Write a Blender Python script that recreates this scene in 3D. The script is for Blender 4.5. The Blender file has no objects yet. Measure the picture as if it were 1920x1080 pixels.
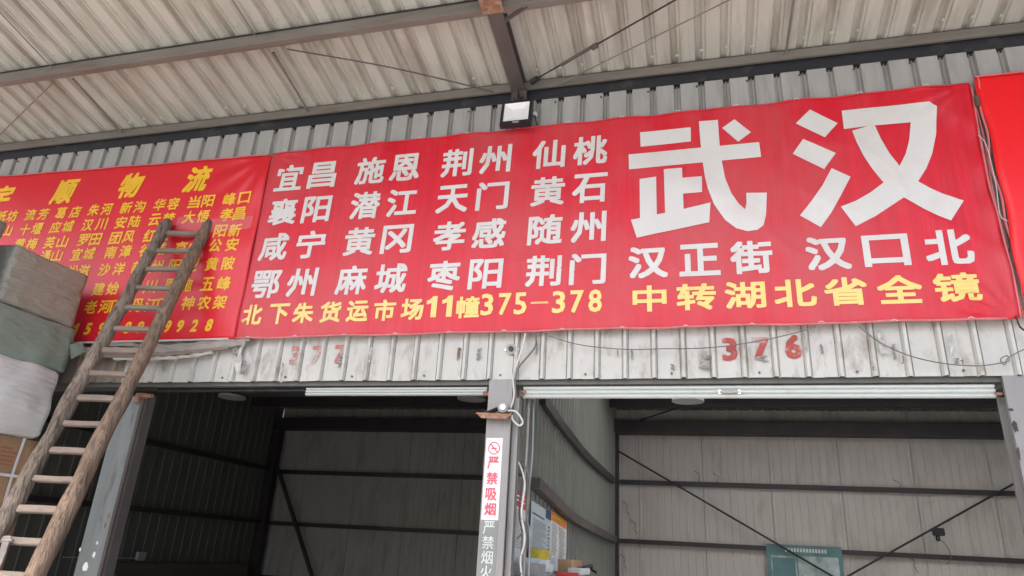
import bpy, bmesh, math, random
from mathutils import Vector, Matrix, noise
random.seed(7)
S = bpy.context.scene
COL = S.collection
# ------------------------------------------------------------------ camera
CAMP = Vector((0, -5, 1.6)); FPX = 1297.65
ROT = Matrix(((0.96670496, 0.04087959, 0.25260715), (0.24999806, -0.36155182, -0.89821003), (0.05461212, 0.93145539, -0.35973375)))
cd = bpy.data.cameras.new('camera'); cam = bpy.data.objects.new('camera', cd); COL.objects.link(cam)
cam.matrix_world = Matrix.Translation(CAMP) @ ROT.to_4x4()
cd.sensor_width = 36; cd.lens = FPX / 1920 * 36; cd.clip_end = 2000; cd.clip_start = .05
S.camera = cam
# ------------------------------------------------------------------ light
SUN_EL, SUN_AZ = math.radians(53), math.radians(200)
w = bpy.data.worlds.new('World'); S.world = w; w.use_nodes = True
nt = w.node_tree; bg = nt.nodes['Background']
sky = nt.nodes.new('ShaderNodeTexSky'); sky.sky_type = 'NISHITA'; sky.sun_disc = False
sky.sun_elevation = SUN_EL; sky.sun_rotation = SUN_AZ; sky.dust_density = 4; sky.air_density = .8; sky.ozone_density = 1
nt.links.new(sky.outputs[0], bg.inputs[0]); bg.inputs[1].default_value = .15
sl = bpy.data.lights.new('sun', 'SUN'); sl.energy = 1.5; sl.angle = math.radians(14); sl.color = (1, .96, .9)
so = bpy.data.objects.new('sun', sl); COL.objects.link(so)
sd = Vector((math.sin(SUN_AZ) * math.cos(SUN_EL), math.cos(SUN_AZ) * math.cos(SUN_EL), math.sin(SUN_EL)))
so.rotation_euler = sd.to_track_quat('Z', 'Y').to_euler()
S.view_settings.view_transform = 'Standard'; S.view_settings.look = 'None'
S.view_settings.gamma = 1; S.view_settings.use_curve_mapping = False
S.view_settings.exposure = 1.4

# ------------------------------------------------------------------ helpers
def ray(px, py):
    return ROT @ Vector((px - 960, 540 - py, -FPX))
def atY(px, py, y=0.):
    d = ray(px, py); return CAMP + d * ((y - CAMP.y) / d.y)
def atX(px, py, x):
    d = ray(px, py); return CAMP + d * (x / d.x)
ROOF0 = 5.601
def atRoof(px, py, off=0.):
    d = ray(px, py); n = Vector((0, .2, 1)); return CAMP + d * ((ROOF0 + off - n.dot(CAMP)) / n.dot(d))
def roofz(y): return ROOF0 - .2 * y

def mat(name, col, rough=.6, metal=0., var=.15, scale=2., stretch=(1, 1, 1), dirt=None, damt=.5, dscale=4., dstretch=(1, 1, 1), dpos=.55, bump=0., bscale=20., bstretch=(1, 1, 1), spec=.5, hue=None, bdist=.01):
    m = bpy.data.materials.new(name); m.use_nodes = True; t = m.node_tree; N = t.nodes; L = t.links
    b = N['Principled BSDF']; b.inputs['Roughness'].default_value = rough; b.inputs['Metallic'].default_value = metal
    b.inputs['Specular IOR Level'].default_value = spec
    tc = N.new('ShaderNodeTexCoord'); oi = N.new('ShaderNodeObjectInfo')
    mu = N.new('ShaderNodeMath'); mu.operation = 'MULTIPLY'; mu.inputs[1].default_value = 37.; L.new(oi.outputs['Random'], mu.inputs[0])
    ad = N.new('ShaderNodeVectorMath'); ad.operation = 'ADD'; L.new(tc.outputs['Object'], ad.inputs[0]); L.new(mu.outputs[0], ad.inputs[1])
    def nz(st, sc, det=5, ro=.55):
        mp = N.new('ShaderNodeMapping'); mp.inputs['Scale'].default_value = st; L.new(ad.outputs[0], mp.inputs[0])
        n = N.new('ShaderNodeTexNoise'); n.inputs['Scale'].default_value = sc; n.inputs['Detail'].default_value = det; n.inputs['Roughness'].default_value = ro
        L.new(mp.outputs[0], n.inputs['Vector']); return n.outputs['Fac']
    def mr(src, a, b_, c, d_):
        r = N.new('ShaderNodeMapRange'); r.inputs[1].default_value = a; r.inputs[2].default_value = b_; r.inputs[3].default_value = c; r.inputs[4].default_value = d_
        L.new(src, r.inputs[0]); return r.outputs[0]
    n1 = nz(stretch, scale)
    f = mr(n1, .25, .75, 0, 1)
    mx = N.new('ShaderNodeMix'); mx.data_type = 'RGBA'; L.new(f, mx.inputs[0])
    lo = [c * (1 - var) for c in col]; hi = [min(1, c * (1 + var)) for c in col]
    if hue: hi = list(hue)
    mx.inputs[6].default_value = (*lo, 1); mx.inputs[7].default_value = (*hi, 1)
    out = mx.outputs[2]
    if dirt:
        g = mr(nz(dstretch, dscale, 8, .65), dpos, dpos + .16, 0, damt)
        m2 = N.new('ShaderNodeMix'); m2.data_type = 'RGBA'; L.new(g, m2.inputs[0]); L.new(out, m2.inputs[6]); m2.inputs[7].default_value = (*dirt, 1)
        out = m2.outputs[2]
    L.new(out, b.inputs['Base Color'])
    if bump:
        bp = N.new('ShaderNodeBump'); bp.inputs['Strength'].default_value = bump; bp.inputs['Distance'].default_value = bdist
        L.new(nz(bstretch, bscale), bp.inputs['Height']); L.new(bp.outputs[0], b.inputs['Normal'])
    m['n'] = 1
    return m

M = {}
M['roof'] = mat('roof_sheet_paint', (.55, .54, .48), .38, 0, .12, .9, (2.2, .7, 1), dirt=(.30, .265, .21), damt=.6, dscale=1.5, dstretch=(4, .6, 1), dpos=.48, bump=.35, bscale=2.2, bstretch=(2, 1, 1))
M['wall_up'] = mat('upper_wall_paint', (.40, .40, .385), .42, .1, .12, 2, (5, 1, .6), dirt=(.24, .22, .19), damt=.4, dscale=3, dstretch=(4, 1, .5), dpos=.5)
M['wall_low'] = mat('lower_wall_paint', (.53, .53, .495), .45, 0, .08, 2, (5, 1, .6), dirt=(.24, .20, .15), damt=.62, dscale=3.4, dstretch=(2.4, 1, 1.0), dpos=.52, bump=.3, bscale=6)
M['wall_brown'] = mat('rust_wall_paint', (.22, .18, .15), .6, 0, .25, 3, (4, 1, .6))
M['purlin'] = mat('purlin_steel', (.235, .22, .195), .5, .2, .2, 2, (.6, 3, 3), dirt=(.17, .12, .09), damt=.7, dscale=3, dstretch=(.5, 3, 3), dpos=.52)
M['dark'] = mat('dark_beam_paint_and_shade', (.02, .022, .028), .5, 0, .3, 2, dirt=(.09, .08, .07), damt=.6, dscale=6)
M['rafter'] = mat('rafter_paint', (.115, .098, .095), .5, .1, .2, 2, (3, 1, 1), dirt=(.09, .06, .05), damt=.6, dscale=5)
M['rust'] = mat('rust', (.30, .15, .09), .85, 0, .35, 14, dirt=(.42, .34, .28), damt=.7, dscale=22, dpos=.5, bump=.6, bscale=40)
M['lintel'] = mat('lintel_paint', (.11, .11, .10), .5, 0, .12, 2)
M['post'] = mat('post_paint', (.27, .262, .255), .4, .2, .1, 2, (4, 4, .4), dirt=(.14, .12, .11), damt=.5, dscale=4, dstretch=(4, 4, .5))
M['postside'] = M['post']
M['teal'] = mat('faded_blue_steel', (.27, .31, .315), .45, .2, .12, 3, (4, 4, .6), dirt=(.12, .10, .09), damt=.7, dscale=5, dstretch=(3, 3, .6), dpos=.56)
M['alu'] = mat('white_shutter_metal', (.62, .66, .64), .3, .1, .06, 2, (.5, 2, 2), dirt=(.4, .4, .36), damt=.4, dscale=5)
M['chrome'] = mat('bright_metal', (.75, .75, .75), .22, 1, .05, 5)
M['part'] = mat('partition_sheet_paint', (.19, .20, .175), .4, .1, .15, 2, (1, 4, .4), dirt=(.16, .16, .14), damt=.5, dscale=3, dstretch=(1, 4, .4))
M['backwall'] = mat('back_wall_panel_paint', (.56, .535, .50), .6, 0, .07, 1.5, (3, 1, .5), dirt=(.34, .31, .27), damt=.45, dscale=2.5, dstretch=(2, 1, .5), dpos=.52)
M['backwall_shaded'] = mat('shaded_back_wall_panel', (.36, .35, .33), .6, 0, .08, 1.5, (3, 1, .5), dirt=(.2, .18, .16), damt=.5, dscale=2.5, dstretch=(2, 1, .5), dpos=.5)  # darker copy of the back wall paint, dimness of the left shop in its colour
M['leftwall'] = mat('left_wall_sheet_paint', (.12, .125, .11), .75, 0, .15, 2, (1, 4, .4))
M['ceil'] = mat('ceiling_sheet_paint', (.24, .24, .235), .6, 0, .12, 2)
M['girt'] = mat('dark_girt_paint', (.035, .03, .032), .5, 0, .3, 3)
M['girtb'] = mat('girt_paint', (.10, .085, .085), .4, .1, .3, 3)
M['bred'] = mat('faded_red_banner_print', (.64, .012, .030), .33, 0, .12, 2.5, (9, 1, .35), spec=.4, dirt=(.54, .085, .095), damt=.65, dscale=.38, dstretch=(1.6, 1, 1), dpos=.42, bump=.22, bscale=16, bstretch=(3, 1, .12))
M['bred2'] = mat('bright_red_banner_print', (.70, .016, .028), .3, 0, .1, .9, bump=.25, bscale=6, bstretch=(2.5, 1, .3))
M['bred3'] = mat('vivid_red_banner_print', (.86, .008, .014), .3, 0, .04, 1., bump=.05, bscale=3)
M['hem'] = mat('banner_hem', (.62, .16, .17), .4, 0, .2, 8, dirt=(.5, .42, .38), damt=.6, dscale=20)
M['white'] = mat('white_print', (.67, .665, .64), .32, 0, .06, 2, dirt=(.60, .52, .50), damt=.5, dscale=2.2, dpos=.5, bump=.2, bscale=14, bstretch=(3, 1, .12))
M['yel'] = mat('pale_yellow_print', (.84, .66, .20), .34, 0, .1, 3, dirt=(.8, .55, .25), damt=.5, dscale=3, dpos=.5)
M['yel2'] = mat('golden_yellow_print', (.88, .52, .02), .4, 0, .1, 4)
M['bark'] = mat('weathered_log', (.24, .195, .155), .85, 0, .35, 5, (1, 1, .25), dirt=(.07, .055, .045), damt=.9, dscale=11, dstretch=(3, 3, .6), dpos=.47, bump=1., bscale=16, bstretch=(2.5, 2.5, .6), bdist=.03)
M['wood2'] = mat('split_log', (.26, .185, .13), .8, 0, .3, 4, (3, 3, .3), dirt=(.10, .075, .06), damt=.85, dscale=9, dstretch=(5, 5, .3), dpos=.45, bump=1., bscale=16, bstretch=(4, 4, .2), bdist=.03)
M['rung'] = mat('grey_rung_wood', (.235, .19, .155), .8, 0, .25, 8, (.3, 3, 4), dirt=(.17, .13, .11), damt=.7, dscale=9, dstretch=(.4, 3, 4), bump=.6, bscale=25, bstretch=(.3, 3, 3))
M['wrapgrey'] = mat('grey_packing_film', (.33, .325, .28), .32, 0, .12, 3, (1, 1, 2), dirt=(.22, .215, .185), damt=.5, dscale=5, bump=1., bscale=7, bstretch=(1, .7, 2.4), spec=.6, bdist=.04)
M['wrapgreen'] = mat('green_woven_wrap', (.255, .32, .275), .45, 0, .12, 3, bump=1., bscale=9, bstretch=(1, .6, 1.8), bdist=.035)
M['sack'] = mat('white_woven_sack', (.80, .80, .78), .6, 0, .05, 3, bump=1., bscale=4, bstretch=(.4, .5, 4.5), bdist=.05)
M['carton'] = mat('brown_carton', (.46, .29, .16), .7, 0, .12, 3, dirt=(.34, .19, .10), damt=.5, dscale=5, dpos=.52, bump=.6, bscale=8, bdist=.02)
M['cmark'] = mat('carton_print', (.42, .17, .10), .7, 0, .2, 20)
M['strap'] = mat('white_strap', (.8, .8, .8), .4)
M['orange'] = mat('orange_plastic', (.8, .35, .02), .5)
M['black'] = mat('black_plastic', (.018, .018, .02), .4)
M['lampw'] = mat('reflector_white', (.86, .88, .88), .2)
M['disc'] = mat('lamp_disc', (.5, .5, .5), .5)
M['wire'] = mat('grey_cable', (.16, .15, .14), .6)
M['wirew'] = mat('pale_cable', (.6, .59, .56), .5)
M['pale'] = mat('pale_slat', (.30, .28, .26), .5, 0, .2, 6)
M['stick'] = mat('white_sticker', (.82, .80, .80), .4, 0, .03, 5)
M['stickg'] = mat('grey_sticker', (.22, .245, .24), .4, 0, .08, 5)
M['stickgw'] = mat('grey_sticker_print', (.62, .64, .62), .4)
M['redink'] = mat('red_ink', (.70, .11, .16), .5, 0, .2, 30)
M['stencil'] = mat('red_stencil_paint', (.42, .07, .06), .6, 0, .25, 8, dirt=(.5, .47, .43), damt=.9, dscale=9, dpos=.51)
M['stencil2'] = mat('faded_stencil_paint', (.42, .17, .15), .6, 0, .25, 8, dirt=(.5, .46, .42), damt=.9, dscale=12, dpos=.46)
M['ground'] = mat('concrete_yard', (.40, .385, .36), .9, 0, .15, .5, dirt=(.25, .24, .22), damt=.5, dscale=1.3, bump=.3, bscale=20)
M['floor'] = mat('shop_floor_concrete', (.36, .35, .33), .8, 0, .15, .7)
M['paper'] = mat('paper_white', (.68, .70, .70), .6, 0, .05, 6)
M['paperblue'] = mat('paper_pale_blue', (.50, .60, .63), .5)
M['ink'] = mat('dark_print', (.10, .12, .16), .6, 0, .3, 30)
M['inkg'] = mat('grey_print', (.36, .38, .40), .6, 0, .3, 30)
M['pred'] = mat('poster_red', (.62, .03, .04), .5)
M['porange'] = mat('poster_orange', (.72, .25, .03), .5)
M['pnavy'] = mat('poster_navy', (.05, .07, .18), .5)
M['pyel'] = mat('poster_yellow', (.80, .65, .04), .5)
M['pyelp'] = mat('yellow_packet', (.62, .50, .05), .4, 0, .3, 12)
M['pteal'] = mat('poster_teal', (.08, .20, .215), .35, 0, .25, 3)
M['pteall'] = mat('poster_photo', (.14, .31, .33), .25, 0, .6, 4.5, hue=(.55, .66, .66))
M['film'] = mat('crumpled_film', (.33, .31, .29), .3, 0, .2, 8, bump=.8, bscale=14)
M['plank'] = mat('old_plank', (.10, .075, .06), .8, 0, .3, 3, (1, .3, 3))
M['trim'] = mat('flat_grey_box', (.35, .35, .34), .5)

class MB:
    def __init__(s): s.v = []; s.f = []; s.sm = False
    def add(s, vs, fs):
        o = len(s.v); s.v += [Vector(p) for p in vs]; s.f += [tuple(i + o for i in f) for f in fs]
    def box(s, a, b):
        x0, y0, z0 = [min(a[i], b[i]) for i in range(3)]; x1, y1, z1 = [max(a[i], b[i]) for i in range(3)]
        s.add([(x0, y0, z0), (x1, y0, z0), (x1, y1, z0), (x0, y1, z0), (x0, y0, z1), (x1, y0, z1), (x1, y1, z1), (x0, y1, z1)],
              [(0, 3, 2, 1), (4, 5, 6, 7), (0, 1, 5, 4), (1, 2, 6, 5), (2, 3, 7, 6), (3, 0, 4, 7)]); return s
    def sweep(s, prof, pts, ups=None, caps=True):
        """prof: 2D list (side, up); pts: 3D polyline"""
        pts = [Vector(p) for p in pts]; vs = []; fs = []
        up0 = Vector(ups) if ups else Vector((0, 0, 1))
        for i, p in enumerate(pts):
            t = (pts[min(i + 1, len(pts) - 1)] - pts[max(i - 1, 0)]).normalized()
            u = up0 if abs(t.dot(up0)) < .98 else Vector((0, 1, 0))
            sd_ = t.cross(u).normalized(); uu = sd_.cross(t)
            for q in (prof(i) if callable(prof) else prof): vs.append(p + sd_ * q[0] + uu * q[1])
        n = len(vs) // len(pts)
        for i in range(len(pts) - 1):
            for k in range(n): fs.append((i * n + k, i * n + (k + 1) % n, (i + 1) * n + (k + 1) % n, (i + 1) * n + k))
        if caps: fs.append(tuple(range(n))[::-1]); fs.append(tuple(len(vs) - n + k for k in range(n)))
        s.add(vs, fs); return s
    def tube(s, pts, r, n=8):
        return s.sweep([(r * math.cos(2 * math.pi * k / n), r * math.sin(2 * math.pi * k / n)) for k in range(n)], pts)
    def bar(s, a, b, w_, h, up=None):
        return s.sweep([(-w_ / 2, -h / 2), (w_ / 2, -h / 2), (w_ / 2, h / 2), (-w_ / 2, h / 2)], [a, b], up)
    def quad(s, p, th, nrm):
        """slab: 4 corners extruded along -nrm by th"""
        nrm = Vector(nrm).normalized() * th
        q = [Vector(a) for a in p]; vs = q + [a - nrm for a in q]
        s.add(vs, [(0, 1, 2, 3), (7, 6, 5, 4), (0, 4, 5, 1), (1, 5, 6, 2), (2, 6, 7, 3), (3, 7, 4, 0)]); return s
    def build(s, name, m, parent=None, bevel=0, smooth=False, **kw):
        me = bpy.data.meshes.new(name); off = parent.location if parent else Vector()
        pp = parent
        if pp is not None and pp.parent is not None: off = off + pp.parent.location
        me.from_pydata([tuple(v - off) for v in s.v], [], s.f)
        bm = bmesh.new(); bm.from_mesh(me); bmesh.ops.recalc_face_normals(bm, faces=bm.faces)
        if bevel: bmesh.ops.bevel(bm, geom=list(bm.edges), offset=bevel, segments=2, affect='EDGES', clamp_overlap=True)
        bm.to_mesh(me); bm.free()
        if smooth: me.shade_smooth()
        me.materials.append(M[m] if isinstance(m, str) else m)
        o = bpy.data.objects.new(name, me); COL.objects.link(o)
        if parent: o.parent = parent
        for k_, v_ in kw.items(): o[k_] = v_
        return o
def thing(name, label, cat, loc=(0, 0, 0), group=None):
    o = bpy.data.objects.new(name, None); COL.objects.link(o); o.location = loc; o.empty_display_size = .1
    o['label'] = label; o['category'] = cat
    if group: o['group'] = group
    return o
def tag(o, label, cat, group=None):
    o['label'] = label; o['category'] = cat
    if group: o['group'] = group
    return o
def struct(o): o['kind'] = 'structure'; return o
def clone(o, parent, dloc):
    c = o.copy(); COL.objects.link(c); c.parent = parent; c.location = Vector(o.location) + Vector(dloc); return c
def smooth_pts(pts, n=6):
    P = [Vector(p) for p in pts]; out = []
    for i in range(len(P) - 1):
        a = P[max(i - 1, 0)]; b = P[i]; c = P[i + 1]; d = P[min(i + 2, len(P) - 1)]
        for k in range(n):
            t = k / n; out.append(.5 * ((2 * b) + (c - a) * t + (2 * a - 5 * b + 4 * c - d) * t * t + (3 * b - a - 3 * c + d) * t ** 3))
    out.append(P[-1]); return out

# ------------------------------------------------------------------ ground
g = MB(); g.box((-400, -400, -.2), (400, 400, 0)); struct(g.build('ground', 'ground'))
g = MB(); g.box((-8.2, .12, .0), (5.3, 7.55, .06)); struct(g.build('shop_floor', 'floor'))

# ------------------------------------------------------------------ front wall
def sheet_profile(x0, pitch, n, rib_w, rib_h, base_w, sign):
    """ribs start half a pitch in; sign -1 = ribs stand towards the yard, +1 = grooves recede"""
    pts = [(x0, 0)]
    for i in range(n):
        c = x0 + pitch * (i + .5)
        if sign < 0: pts += [(c - base_w / 2 - .006, 0), (c - base_w / 2 - .004, .009), (c - base_w / 2 - .001, .009)]
        pts += [(c - base_w / 2, 0), (c - rib_w / 2, sign * rib_h)]
        if sign > 0: pts += [(c - .006, sign * rib_h), (c, sign * rib_h - .009), (c + .006, sign * rib_h)]
        pts += [(c + rib_w / 2, sign * rib_h), (c + base_w / 2, 0)]
        if sign < 0: pts += [(c + base_w / 2 + .001, .011), (c + base_w / 2 + .005, .011), (c + base_w / 2 + .007, 0)]
    pts.append((x0 + pitch * n, 0)); return pts
def sheet(prof, y, z0, z1, zs=1, jag=0, seed=0):
    m = MB(); n = len(prof); rnd = random.Random(seed); j = [rnd.uniform(-jag, jag) for _ in prof]
    vs = []
    for k in range(zs + 1):
        z = z0 + (z1 - z0) * k / zs
        for i, (x, dy) in enumerate(prof):
            vs.append((x, y + dy + (rnd.uniform(-1, 1) * jag * .5 if 0 < k < zs or k == 0 else 0), z + (j[i] if k == 0 else 0)))
    m.add(vs, [(k * n + i, k * n + i + 1, (k + 1) * n + i + 1, (k + 1) * n + i) for k in range(zs) for i in range(n - 1)])
    return m
fw = thing('front_wall', 'grey corrugated steel shop front wall behind the red banners', 'wall', (0, 0, 2.85))
# upper sheets (grooves recede)
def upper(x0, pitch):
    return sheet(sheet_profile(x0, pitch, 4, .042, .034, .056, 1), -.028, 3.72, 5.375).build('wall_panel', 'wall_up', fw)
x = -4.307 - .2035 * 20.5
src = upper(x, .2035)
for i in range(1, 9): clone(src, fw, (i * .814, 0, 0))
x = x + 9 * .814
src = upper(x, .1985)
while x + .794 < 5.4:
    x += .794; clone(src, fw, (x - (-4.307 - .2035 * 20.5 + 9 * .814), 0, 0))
# lower sheets (narrow ribs stand out), each with its own dented edge
x = .955 - .2085 * 12.5 - .834 * 8
k = 0
while x < 5.1:
    brown = x + .4 < -5.1
    p = sheet(sheet_profile(x, .2085, 4, .020, .026, .040, -1), 0, 2.85, 3.74, 6, .0035, k).build('wall_panel', 'wall_brown' if brown else 'wall_low', fw)
    if brown: p['label'] = 'dark brown stained sheet at the left end of the wall'
    x += .834; k += 1
# screws
m = MB()
for i in range(-26, 16):
    xx = .955 + .2085 * (i + .5) + random.uniform(-.02, .02)
    if i % 3 != 0: continue
    m.tube([(xx, -.001, 2.885), (xx, -.012, 2.885)], .008, 6)
for i in range(-36, 22, 2):
    xx = .1 + .2 * i; m.tube([(xx, -.028, 5.33), (xx, -.042, 5.33)], .008, 6)
m.build('screw', 'rafter', fw, kind='stuff')
# torn paint flaps and scars on the lower sheets
def flap(px, py, h, wd, seed, mm='stick', yy=-.03):
    rnd = random.Random(seed); c = atY(px, py, yy); m = MB(); n = 7; vs = []
    for i in range(n + 1):
        z = c.z + h * (i / n - .5)
        a = wd * (.35 + .65 * rnd.random()); sx = rnd.uniform(-.25, .25) * wd
        vs += [(c.x - a / 2 + sx, yy - rnd.uniform(.0, .02), z), (c.x + sx, yy - rnd.uniform(.01, .035), z), (c.x + a / 2 + sx, yy - rnd.uniform(0, .015), z)]
    m.add(vs, [(i * 3 + q, i * 3 + q + 1, i * 3 + q + 4, i * 3 + q + 3) for i in range(n) for q in range(2)])
    return m.build('peeled_flap', mm, fw, label='curled strip of torn sheet standing off the wall')
flap(450, 672, .24, .07, 1, 'wall_low'); flap(441, 655, .10, .05, 21, 'film'); flap(458, 690, .12, .05, 22, 'film')
flap(1652, 640, .17, .045, 2, 'wall_low'); flap(1783, 648, .15, .03, 3, 'wall_low'); flap(1510, 640, .16, .02, 4, 'wall_low')
flap(1325, 680, .10, .08, 5, 'film', -.012); flap(530, 700, .16, .02, 6, 'wall_low'); flap(696, 665, .13, .022, 7, 'wall_low')
flap(1428, 673, .04, .09, 8, 'trim', -.006); flap(640, 678, .08, .1, 9, 'film', -.006)
flap(860, 665, .1, .02, 31, 'trim', -.004); flap(899, 665, .09, .04, 32, 'trim', -.004); flap(1540, 655, .07, .02, 33, 'trim', -.004)

rnd9 = random.Random(99)
for k in range(16):
    px = rnd9.uniform(520, 1880); py = rnd9.uniform(640, 700)
    if any(abs(px - q) < 45 for q in (1370, 1430, 1490, 555, 605, 655)): continue
    flap(px, py, rnd9.uniform(.03, .11), rnd9.uniform(.012, .035), 200 + k, rnd9.choice(['film', 'trim', 'rust']), -.004)
# ------------------------------------------------------------------ lettering
def glyph_mesh(ch, bold, shear=0.):
    c = bpy.data.curves.new('glyph', 'FONT'); c.body = ch; c.size = 1; c.resolution_u = 2; c.fill_mode = 'FRONT'; c.shear = shear
    o = bpy.data.objects.new('glyph', c); COL.objects.link(o)
    dg = bpy.context.evaluated_depsgraph_get(); me = o.evaluated_get(dg).to_mesh()
    vs = [Vector((v.co.x, v.co.y)) for v in me.vertices]; fs = [tuple(p.vertices) for p in me.polygons]
    o.evaluated_get(dg).to_mesh_clear(); bpy.data.objects.remove(o); bpy.data.curves.remove(c)
    return vs, fs
GC = {'1': ([Vector(p) for p in ((0, .56), (0, .47), (.13, .52), (.13, 0), (.25, 0), (.25, .72), (.16, .72), (.09, .61))], [(0, 1, 2, 6, 7), (2, 3, 4, 5, 6)]),
      '-': ([Vector(p) for p in ((0, 0), (.6, 0), (.6, .02), (0, .02))], [(0, 1, 2, 3)])}
def put_text(m, items, bold=.03, disp=None, y=-.07, cjk=1.0, shear=0., digw=None, plane=None, widen=1.):
    """items: (char, x, zc, height, width) placed by ink box on the wall plane"""
    for ch, x, zc, h, wd in items:
        if ch not in GC: GC[ch] = glyph_mesh(ch, 0)
        vs, fs = GC[ch]
        if not vs: continue
        x0 = min(v.x for v in vs); x1 = max(v.x for v in vs); z0 = min(v.y for v in vs); z1 = max(v.y for v in vs)
        sz = (h - 2 * bold * h) / (z1 - z0); ux = (wd - 2 * bold * h) / max(x1 - x0, .001)
        if ch in '1一': ux = min(ux, sz * 1.35)
        if ch in '-–—': sz = ux
        if ch == '口' : sz = sz * .92
        if ch in '0123456789' and .03 < bold < .044: bd = .024
        else: bd = bold
        for k, (dx, dz) in enumerate(((-1, -1), (1, -1), (-1, 1), (1, 1), (-1, 0), (1, 0), (0, -1), (0, 1), (0, 0))):
            out = []
            for v in vs:
                lz = (v.y - (z0 + z1) / 2) * sz + dz * bd * h; lx = (v.x - (x0 + x1) / 2) * ux + dx * bd * h + shear * lz
                X, Z = x + lx, zc + lz
                if plane: out.append(plane(X, Z, k * .0002))
                else: out.append((X, y - .0025 - k * .0002 + (disp(X, Z) if disp else 0), Z))
            m.add(out, fs)

# ------------------------------------------------------------------ banners
YB = -.07
def wob(x, z, s, a): return a * noise.noise(Vector((x * s, z * s * .8, s)))
def disp_main(x, z):
    u = (x + 3.845) / 5.885; v = (z - 3.21) / 1.86
    d = wob(x, z, .7, .006) + wob(x, z, 2.2, .002)
    for cx, cz, amp in ((2.04, 5.07, .016), (2.04, 3.21, .016), (-3.845, 5.07, .01), (-3.845, 3.21, .008)):
        r = math.hypot(x - cx, z - cz); an = math.atan2(z - cz, x - cx)
        d -= amp * math.exp(-(r / .33) ** 2) * (.5 + .5 * math.cos(an * 16 + r * 3)) * min(1, r * 8)
    e = max(0, 1 - (2.04 - x) / .12); d += e * .006 * math.sin(z * 17)
    ph = (x + 3.7) / .455 * 2 * math.pi
    d -= .007 * math.cos(ph) * math.exp(-(5.07 - z) / .10) + .005 * math.cos(ph) * math.exp(-(z - 3.21) / .09)
    rg = 1 - abs(noise.noise(Vector((x * .9 + z * .7, z * .8 - x * .25, 3.3)))) * 2.2
    d -= .0045 * max(0, rg) ** 5
    return d
def disp_left(x, z):
    d = wob(x + 9, z, .8, .008) + wob(x, z, 2.5, .002)
    r = math.hypot(x + 3.87, z - 5.05); an = math.atan2(z - 5.05, x + 3.87)
    d -= .022 * math.exp(-(r / .5) ** 2) * (.5 + .5 * math.cos(an * 14)) * min(1, r * 5)
    d += .006 * math.sin(z * 9 + x * 1.7) * math.exp(-((x + 3.95) / .2) ** 2)
    return d
def disp_right(x, z): return wob(x, z, .8, .012) - .01
def cloth(name, m_, parent, xl, xr, zb, zt, disp, nx, nz, y=YB):
    m = MB(); vs = []
    for side in (0, 1):
        for j in range(nz + 1):
            v = j / nz
            for i in range(nx + 1):
                u = i / nx
                xa = xl(v); xb = xr(v); X = xa + (xb - xa) * u
                za = zb(X); zz = za + (zt(X) - za) * v
                vs.append((X, y + disp(X, zz) + side * .004, zz))
    n = nx + 1; K = n * (nz + 1)
    fs = [(j * n + i, j * n + i + 1, (j + 1) * n + i + 1, (j + 1) * n + i) for j in range(nz) for i in range(nx)]
    fs += [tuple(q + K for q in f[::-1]) for f in fs]
    rim = [i for i in range(n)] + [j * n + nx for j in range(1, nz + 1)] + [nz * n + i for i in range(nx - 1, -1, -1)] + [j * n for j in range(nz - 1, 0, -1)]
    fs += [(rim[i], rim[(i + 1) % len(rim)], rim[(i + 1) % len(rim)] + K, rim[i] + K) for i in range(len(rim))]
    m.add(vs, fs); return m.build(name, m_, parent, smooth=True)

mbn = thing('banner', 'faded crimson banner with huge white characters and rows of town names', 'banner', (-.9, YB, 3.21))
scal = lambda z_: 2.040 + .010 * math.sin(z_ * 4) + .002 * math.sin(z_ * 13)
cloth('banner_cloth', 'bred', mbn, lambda v: -3.845, lambda v: scal(3.21 + 1.86 * v),
      lambda X: 3.21 + .004 * math.sin(X * 6), lambda X: 5.068 + .005 * math.sin(X * 9) + .003 * math.sin(X * 23), disp_main, 260, 90)
# hems: rolled rims with ties
m = MB(); m.tube([(X, YB - .006 + disp_main(X, 3.215), 3.214 + .004 * math.sin(X * 6)) for X in [-3.84 + .07 * i for i in range(84)]], .009, 6)
m.build('hem', 'hem', mbn, smooth=True, label='pinkish rolled lower hem')
m = MB(); m.tube([(X, YB - .002 + disp_main(X, 5.06), 5.064 + .005 * math.sin(X * 9)) for X in [-3.84 + .07 * i for i in range(84)]], .006, 6)
m.build('hem', 'bred', mbn, smooth=True)
m = MB(); m.tube([(scal(3.22 + .0465 * i) + .008, YB - .004, 3.22 + .0465 * i) for i in range(40)], .008, 6)
m.tube([(scal(3.22 + .0465 * i + .4) + .022, YB + .01, 3.22 + .0465 * i) for i in range(40)], .006, 6)
m.build('hem', 'hem', mbn, smooth=True, label='creased side hem with lacing')
m = MB()
for X in [-3.7 + .455 * i for i in range(13)]:
    for zz in (5.066, 3.216):
        m.tube([(X - .02, YB - .01 + disp_main(X, zz), zz), (X, YB - .016 + disp_main(X, zz), zz + .006), (X + .02, YB - .01 + disp_main(X, zz), zz - .003)], .0035, 5)
m.build('eyelet_tie', 'wirew', mbn, kind='stuff')

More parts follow.
